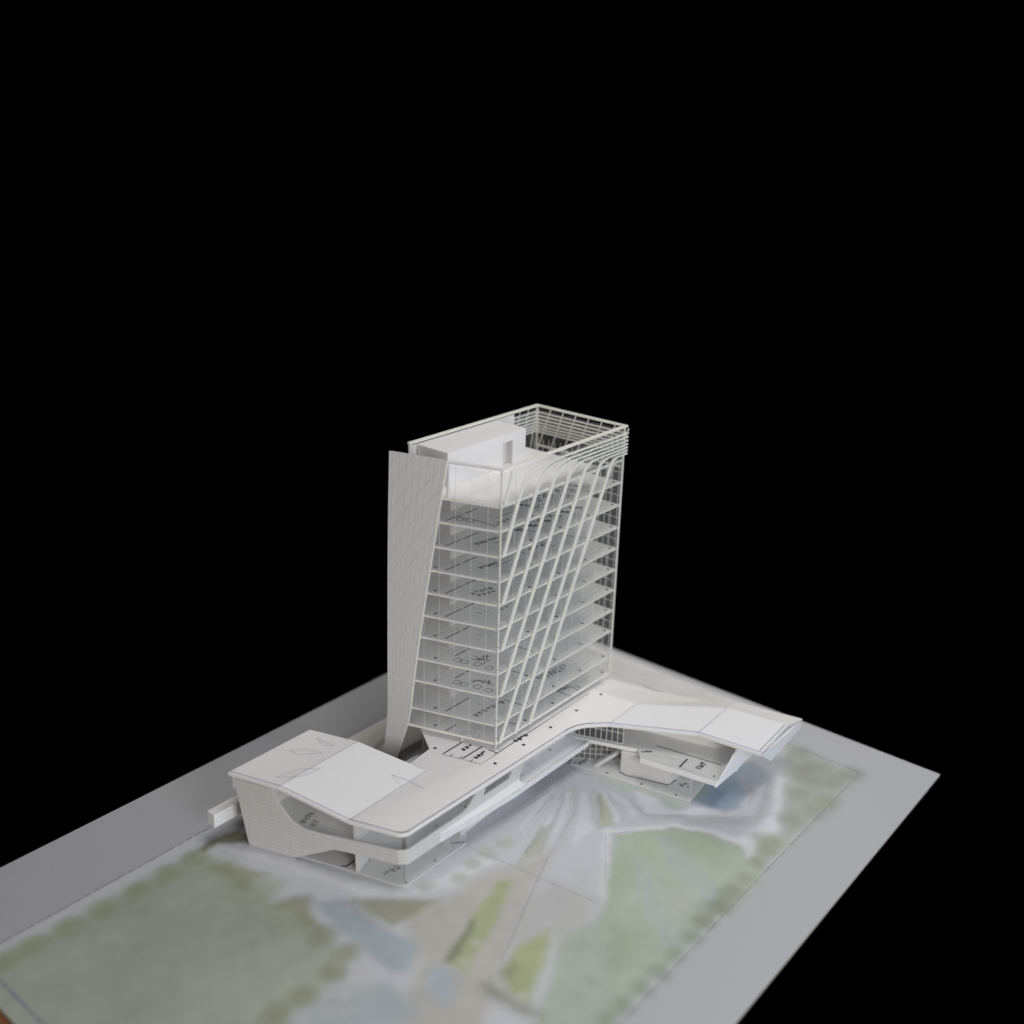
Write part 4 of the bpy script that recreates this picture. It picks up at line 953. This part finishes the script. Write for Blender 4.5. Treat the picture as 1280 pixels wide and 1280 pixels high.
scrawl(mb, (-.9389, 1.0469), (-.9356, 1.0687), 3, .006, zi, seed=91); scrawl(mb, (-.9096, 1.0440), (-.9091, 1.0680), 4, .0065, zi, seed=92); scrawl(mb, (-.8945, 1.118), (-.8935, 1.147), 4, .0075, zi, seed=93)
pbuild(mb, 'handwritten_note', 'ink')

# side wall along the canted end, cut around the window band and the ramp
def arc(pts, n=5):
    out = []
    for i in range(len(pts)):
        out.append(pts[i])
    return out
band_t0 = .010
wall = [(.2451, .0004), (.1722, .0004), (.1075, .0335), (.0791, .0356), (band_t0, .0372), (band_t0, .0605), (.0785, .0570), (.138, .0545), (.1528, .0552), (.1640, .0578), (.1739, .0630), (.1815, .0715), (.1941, .0880), (.2035, .1065),
        (.2634, .1085)]
mb = MB(); mb.plate([wall], Q(0, -.0042), A, (0, 0, 1), -.0026)
pbuild(mb, 'side_wall', 'wall_card')
# front wall with its row of openings
fw = [(.8565, .0372), (.915, .0372), (.915, .0473), (1.0878, .0473), (1.0871, .0508), (1.0990, .0816), (.9905, .0816), (.9880, .0772), (.9780, .0665), (.9715, .0628), (.9640, .0612), (.9100, .0612), (.8565, .0605)]
hole = [(1.0118, .0775), (1.0062, .0656), (1.0642, .0660), (1.0715, .0772)]
mb = MB(); mb.plate([fw, hole], (-.8620, 0, 0), (0, 1, 0), (0, 0, 1), .0026)
pbuild(mb, 'front_wall', 'wall_card')
# rounded corner piece of the band
a, b = Q(band_t0, -.0029), Vector((-.8594, .8565, 0)); m_ = Q(.0015, -.0029)
cor = bez((a.x, a.y), (m_.x - .0008, m_.y + .002), (b.x, b.y), 8)
mb = MB()
for p, q in zip(cor[:-1], cor[1:]):
    d = (Vector(q) - Vector(p)).normalized(); nn = Vector((-d.y, d.x)) * .0025
    mb.poly([(p[0], p[1], .0372), (q[0], q[1], .0372), (q[0], q[1], .0605), (p[0], p[1], .0605)], [(p[0] + p[1], .0372), (q[0] + q[1], .0372), (q[0] + q[1], .0605), (p[0] + p[1], .0605)])
    mb.poly([(p[0], p[1], .0605), (q[0], q[1], .0605), (q[0] + nn.x, q[1] + nn.y, .0605), (p[0] + nn.x, p[1] + nn.y, .0605)], [(0.003, .003)] * 4)
    mb.poly([(p[0], p[1], .0372), (p[0] + nn.x, p[1] + nn.y, .0372), (q[0] + nn.x, q[1] + nn.y, .0372), (q[0], q[1], .0372)], [(0.003, .003)] * 4)
pbuild(mb, 'corner_band', 'wall_card')
# upper floor slab, its exposed right part runs past the wall
def inner(t, off): p = Q(t, off); return (p.x, p.y)
fl = [(-.8622, .8600), (-.8622, .9155), (-.8594, .9155), (-.8480, 1.0600), (-.8478, 1.2490), (-.8780, 1.2400), (-.8780, 1.262), (-1.025, 1.262), (-1.025, .965), (-1.098, .925), inner(.250, -.0075), inner(.02, -.0075)]
mb = MB(); mb.slab(fl, .0410, .0470)
uf = pbuild(mb, 'upper_floor', 'cool_card')
mb = MB(); mb.slab([(-.8599, .9152), (-.8591, .9152), (-.8468, 1.0600), (-.8468, 1.2492), (-.8477, 1.2492), (-.8477, 1.0600)], lambda x, y: .0372 + .0020 * min(1, max(0, (y - .9152) / .12)), .0476); pbuild(mb, 'edge_strip', 'skirt_card', uf)
mb = MB()
for y0_, y1_ in zip([.9157 + .0172 * k for k in range(10)], [.9157 + .0172 * k for k in range(1, 11)]):
    def sk(y): 
        e = (y - .9157) / .1443; e = min(1, e); return -.8593 + .0113 * e
    prof = lambda y: [(-.8593, .0545), (-.8592 + (sk(y) + .8592) * .25, .0505), (sk(y), .0478)]
    for a, b, c, d in zip(prof(y0_)[:-1], prof(y0_)[1:], prof(y1_)[1:], prof(y1_)[:-1]):
        mb.poly([(a[0], y0_, a[1]), (b[0], y0_, b[1]), (c[0], y1_, c[1]), (d[0], y1_, d[1])])
pbuild(mb, 'wall_skirt', 'skirt_card')
mb = MB(); mb.ribbon([(-.8510, 1.095), (-.8510, 1.247)], .0006, .0473); pbuild(mb, 'pencil_line', 'pencil', uf)
mb = MB()
for x, y in ((-.8790, 1.1885), (-.8790, 1.055), (-.8790, .93), (-.8790, .99)): mb.disc(x, y, .0022, .0473)
pbuild(mb, 'column_mark', 'ink', uf)
mb = MB(); scrawl(mb, inner(.168, -.020), inner(.168, -.048), 4, .008, .0474, seed=95); scrawl(mb, inner(.152, -.018), inner(.152, -.034), 2, .008, .0474, seed=96)
pbuild(mb, 'handwritten_note', 'ink', uf)
mb = MB()
for k in range(16):
    p, q = inner(.155 - k * .0046, -.012), inner(.155 - k * .0046, -.026); mb.ribbon([p, q], .0008, .0474)
for k in range(3): mb.ribbon(oval(*inner(.03, -.02), .004 + k * .003, .004 + k * .003), .0005, .0474)
pbuild(mb, 'printed_plan', 'faint_ink', uf)
# interior partitions of the upper floor
def wallbar(p, q, z0, z1, th, name, mat):
    d = (Vector(q) - Vector(p)).normalized(); nn = Vector((-d.y, d.x)) * th / 2
    p, q = Vector(p), Vector(q)
    mb = MB(); mb.slab([tuple(p - nn), tuple(q - nn), tuple(q + nn), tuple(p + nn)], z0, z1)
    return pbuild(mb, name, mat)
wallbar(inner(.0775, -.0085), inner(.0775, -.060), .0472, .0836, .006, 'partition', 'white_card')
wallbar((-.885, 1.020), (-.885, 1.236), .0472, .0848, .0022, 'partition', 'white_card')
wallbar((-.8835, .9980), (-.8635, .9980), .0472, .0848, .0022, 'partition', 'white_card')
wallbar((-.8810, 1.1280), (-.8640, 1.1280), .0472, .0848, .0016, 'partition', 'clear_film')
wallbar((-.93, .97), (-.93, .875), .0472, .0848, .0024, 'partition', 'white_card')
# clear window strips
mb = MB(); p, q = Q(.205, -.0040), Q(.006, -.0040)
mb.poly([(p.x, p.y, .053), (q.x, q.y, .053), (q.x, q.y, .0850), (Q(.0829, -.004).x, Q(.0829, -.004).y, .0850), (Q(.191, -.004).x, Q(.191, -.004).y, .1100), (p.x, p.y, .1100)])
pbuild(mb, 'window_film', 'window_film')
mb = MB(); mb.poly([(-.8624, .853, .059), (-.8624, 1.100, .059), (-.8624, 1.100, .0850), (-.8624, .853, .0850)])
pbuild(mb, 'window_film', 'window_film')
mb = MB(); mb.poly([(-.8628, 1.100, .0472), (-.8628, 1.236, .0472), (-.8628, 1.236, .0850), (-.8628, 1.100, .0850)])
pbuild(mb, 'window_film', 'hazy_film')
# left end: return wall of the raised wing
mb = MB(); mb.slab([(-1.1105, .7605), (-1.1080, .7605), (-1.1090, .9030), (-1.1115, .9030)], .092, .1125)
pbuild(mb, 'end_fascia', 'white_card')
mb = MB(); mb.slab([inner(.244, -.0044), inner(.2415, -.0044), (-1.087, .915), (-1.0895, .915)], .0004, .1110)
pbuild(mb, 'end_wall', 'white_card')
mb = MB(); mb.slab([(-1.0866, .9128), (-1.0866, .9153), (-.975, .9600), (-.975, .9575)], .0004, lambda x, y: roofz(x) - .0037)
pbuild(mb, 'rear_wall', 'white_card')
# ramp beside the side wall opening
mb = MB(); p0, p1 = Q(.170, -.008), Q(.0850, -.008)
mb.plate([[(.0, .0005), (.090, .0005), (.090, .0025), (.004, .0025)]], Q(.172, -.0078), -A, -NV, .0)
# ground floor plate with print
gp = [(-.8618, .8495), (-.8618, .9740), (-.8790, .9780), (-.8790, .9960), (-.8868, 1.1354), (-.90, 1.24), (-.98, 1.24), (-1.02, .965), (-1.08, .915), inner(.236, -.0080), inner(.008, -.0035)]
mb = MB(); mb.slab(gp, .0004, .0028)
gf = pbuild(mb, 'ground_floor', 'floor_paper')
mb = MB(); scrawl(mb, (-.8995, .8470), (-.8971, .8745), 3, .0095, .0031, .0009, seed=97)
pbuild(mb, 'handwritten_note', 'ink', gf)
mb = MB(); mb.disc(-.8660, .8560, .0018, .0031); mb.disc(-.8680, .9150, .0020, .0031); mb.ribbon([inner(.095, -.0100), inner(.088, -.030)], .0016, .0031); mb.ribbon([inner(.100, -.0090), inner(.0940, -.011)], .0014, .0031)
mb.ribbon([(-.878, .957), (-.8640, .9735)], .0016, .0031)
pbuild(mb, 'printed_plan', 'ink', gf)
for l_ in ([inner(.072, -.012), inner(.072, -.060)], [(-.8632, .852), (-.8632, .973)]):
    mb = MB(); mb.ribbon(l_, .0006, .0031); pbuild(mb, 'pencil_line', 'pencil', gf)
wallbar(inner(.0755, -.0070), inner(.0755, -.050), .0030, .0408, .005, 'partition', 'white_card')
wallbar((-.8800, .9420), (-.8640, .9420), .0030, .0408, .0016, 'partition', 'window_film')
wallbar((-.8795, .9790), (-.8870, 1.1360), .0030, .0372, .0016, 'recessed_wall', 'white_card')
wallbar((-.93, .87), (-.93, .98), .0030, .0408, .0024, 'partition', 'white_card')
mb = MB()
for y in (1.02, 1.06, 1.10): 
    x = -.8795 - (y - .979) * .048 + .0012
    mb.bar((x, y, .020), (x, y, .030), .0015, .0006, (1, 0, 0))
pbuild(mb, 'wall_tick', 'ink')
for pq in (((-.8616, .8500), (-.8616, .9738)), ((-.8618, .9740), (-.8788, .9778))):
    mb = MB(); (ax, ay), (bx, by) = pq
    mb.poly([(ax, ay, .0029), (bx, by, .0029), (bx, by, .0368), (ax, ay, .0368)]); pbuild(mb, 'window_film', 'window_film')
mb = MB(); p, q = Q(.0030, -.0036), Q(.0750, -.0036); mb.poly([(p.x, p.y, .0029), (q.x, q.y, .0029), (q.x, q.y, .0368), (p.x, p.y, .0368)]); pbuild(mb, 'window_film', 'window_film')

wallbar((-1.0275, 1.056), (-1.0275, 1.3750), .0005, .0848, .0024, 'rear_wall', 'white_card')
wallbar((-1.0262, 1.3750), (-.9075, 1.3750), .0005, .0848, .0024, 'rear_wall', 'white_card')
wallbar((-.9750, .9740), (-.9790, 1.0160), .0005, .0848, .0024, 'rear_wall', 'white_card')
# ------------------------------------------------------------------ right wing
wg = [(-.8709, 1.2348), (-.6727, 1.2750), (-.6805, 1.3340), (-.72, 1.42), (-.86, 1.40), (-.905, 1.30)]
mb = MB(); mb.slab(wg, .0004, .0026)
wf = pbuild(mb, 'ground_floor', 'floor_paper')
mb = MB()
for x, y in ((-.8655, 1.2400), (-.811, 1.2523), (-.753, 1.2634), (-.6973, 1.2750)): mb.disc(x, y, .0021, .0029)
mb.ribbon([(-.7982, 1.2675), (-.786, 1.2665), (-.7213, 1.2880), (-.7183, 1.3090)], .0017, .0029)
scrawl(mb, (-.7075, 1.3000), (-.6990, 1.3150), 2, .009, .0029, seed=98); mb.disc(-.6945, 1.306, .002, .0029)
scrawl(mb, (-.8610, 1.2420), (-.8570, 1.2640), 3, .006, .0029, .0013, seed=99)
pbuild(mb, 'printed_plan', 'ink', wf)
mb = MB(); mb.ribbon([(-.745, 1.272), (-.7, 1.29)], .0006, .0029); mb.ribbon([(-.735, 1.268), (-.71, 1.272)], .0006, .0029); mb.ribbon(oval(-.765, 1.271, .014, .006), .0005, .0029); mb.ribbon([(-.79, 1.262), (-.73, 1.276)], .0005, .0029)
pbuild(mb, 'faint_plan_lines', 'faint_ink', wf)
ws = [(-.8762, 1.2440), (-.7760, 1.2830), (-.7580, 1.2630), (-.6385, 1.2868), (-.6430, 1.3900), (-.70, 1.415), (-.84, 1.365), (-.8762, 1.300)]
mb = MB(); mb.slab(ws, .0420, .0475)
us = pbuild(mb, 'upper_floor', 'floor_paper')
def seg_bar(p, q, z0, z1, out, name, mat, parent):
    p, q = Vector(p), Vector(q); d = (q - p).normalized(); nn = Vector((d.y, -d.x))
    mb = MB(); mb.slab([tuple(p + nn * .0002), tuple(q + nn * .0002), tuple(q + nn * out), tuple(p + nn * out)], z0, z1)
    return pbuild(mb, name, mat, parent)
seg_bar((-.7580, 1.2630), (-.6385, 1.2868), .0410, .0492, .0022, 'edge_strip', 'roof_card', us)
seg_bar((-.8740, 1.2448), (-.7766, 1.2826), .0415, .0479, .0012, 'edge_strip', 'cream_strip', us)
mb = MB(); zi = .0479
mb.ribbon([(-.7588, 1.3104), (-.7067, 1.3210), (-.6543, 1.3310)], .0011, zi); mb.ribbon([(-.7004, 1.2850), (-.7025, 1.3096)], .0016, zi)
mb.disc(-.7004, 1.2850, .0021, zi); mb.disc(-.7662, 1.2800, .0018, zi); mb.disc(-.6480, 1.2975, .0018, zi); mb.ribbon([(-.764, 1.2835), (-.756, 1.290)], .0020, zi)
scrawl(mb, (-.6776, 1.2968), (-.6772, 1.3196), 3, .008, zi, .0009, seed=77)
pbuild(mb, 'printed_plan', 'ink', us)
mb = MB()
for k in range(4): mb.ribbon([(-.755 + .02 * k, 1.283 + .008 * (k % 3)), (-.735 + .02 * k, 1.287 + .008 * (k % 3))], .0006, zi)
pbuild(mb, 'faint_plan_lines', 'faint_ink', us)
# rear wall of the upper wing and gridded glazing at the joint, enclosed shade put into its film
wallbar((-.8280, 1.3260), (-.6420, 1.3800), .0477, .0826, .002, 'rear_wall', 'warm_card')
def grid_sheet(p, q, z0, z1, nx_, nz_, name):
    p, q = Vector((*p, 0)), Vector((*q, 0)); d = (q - p)
    mb = MB(); mb.poly([(p.x, p.y, z0), (q.x, q.y, z0), (q.x, q.y, z1), (p.x, p.y, z1)])
    o = pbuild(mb, name, 'shaded_film')
    nn = Vector((d.y, -d.x, 0)).normalized() * .0006
    for k in range(nx_ + 1):
        r = p + d * (k / nx_) + nn
        mb = MB(); mb.bar((r.x, r.y, z0), (r.x, r.y, z1), .0008, .0006, tuple(nn.normalized())); pbuild(mb, 'mullion', 'edge_strip', o)
    for k in range(nz_ + 1):
        z = z0 + (z1 - z0) * k / nz_
        a, b = p + nn * 2, q + nn * 2
        mb = MB(); mb.bar((a.x, a.y, z), (b.x, b.y, z), .0008, .0006); pbuild(mb, 'transom', 'edge_strip', o)
grid_sheet((-.8790, 1.2510), (-.8030, 1.2800), .0480, .0845, 9, 2, 'gridded_glazing')
grid_sheet((-.8780, 1.2520), (-.7750, 1.3230), .0030, .0415, 14, 4, 'gridded_glazing')
# enclosed white room and stair ramp on the ground floor
mb = MB(); mb.slab([(-.7982, 1.2700), (-.7200, 1.2915), (-.7200, 1.3250), (-.7990, 1.3150)], .0028, lambda x, y: .0400)
pbuild(mb, 'white_room', 'warm_card')
mb = MB(); mb.plate([[(0, 0), (.008, 0), (.062, .0360), (.062, .0400), (.056, .0400)]], (-.8420, 1.2555, .0028), Vector((.70, .714, 0)).normalized(), (0, 0, 1), .006)
pbuild(mb, 'stair_ramp', 'white_card')
# clear walls of the ground floor
for (ax, ay), (bx, by) in (((-.8709, 1.2350), (-.6729, 1.2752)), ((-.6729, 1.2752), (-.6807, 1.3340))):
    mb = MB(); mb.poly([(ax, ay, .0028), (bx, by, .0028), (bx, by, .0418), (ax, ay, .0418)]); pbuild(mb, 'window_film', 'hazy_film')
mb = MB(); mb.box(-.6735, -.6721, 1.2744, 1.2758, .0028, .0418); pbuild(mb, 'glass_seam', 'window_film')
# slanting end walls of the wing
mb = MB(); mb.plate([[(1.2835, .0400), (1.3450, .0395), (1.3960, .0450), (1.3900, .0815), (1.3480, .0818)]], (-.6382, 0, 0), (0, 1, 0), (0, 0, 1), .0028)
pbuild(mb, 'slanted_end_wall', 'cool_card')
mb = MB(); mb.plate([[(1.3560, .0300), (1.3600, .0300), (1.4080, .0800), (1.3960, .0800)]], (-.6425, 0, 0), (0, 1, 0), (0, 0, 1), .0024)
pbuild(mb, 'support_strut', 'cool_card')
mb = MB(); mb.plate([[(1.3440, .0836), (1.3813, .0560), (1.4331, .0640), (1.4790, .0700), (1.4760, .0838)]], (-.5990, 0, 0), (0, 1, 0), (0, 0, 1), .0026)
pbuild(mb, 'slanted_end_wall', 'cool_card')

# ================================================================== small pieces behind the podium
mb = MB(); mb.slab([(-1.1420, .7370), (-1.1270, .7370), (-1.1270, .8500), (-1.1420, .8500)], .0285, .0500)
o = mb.build('terrace_block', 'roof_card', None, label='small bright white card block at the far left end of the podium', category='model block')
mb = MB(); mb.box(-1.1400, -1.0920, .846, .850, .0004, .0280)
q = mb.build('block_support', 'white_card', o)
mb = MB(); mb.slab([(-1.175, .935), (-1.110, .95), (-1.085, 1.04), (-1.085, 1.38), (-1.175, 1.38)], .0004, .0160)
mb.build('rear_terrace', 'warm_card', None, label='low grey terrace slab on the board behind the tower', category='model terrace')
arcp = [(-1.1060, 1.0080, .028), (-1.1105, 1.0258, .030), (-1.1166, 1.0484, .030), (-1.1225, 1.072, .029), (-1.127, 1.10, .0285)]
mb = MB()
for a, b in zip(arcp[:-1], arcp[1:]): mb.bar(a, b, .0030, .0022)
for a in (arcp[0], arcp[-1]): mb.box(a[0] - .001, a[0] + .001, a[1] - .001, a[1] + .001, .0162, a[2] - .001)
mb.build('curved_rail', 'cream_strip', None, label='thin curved cream strip standing on the terrace behind the leaning panel', category='model rail')
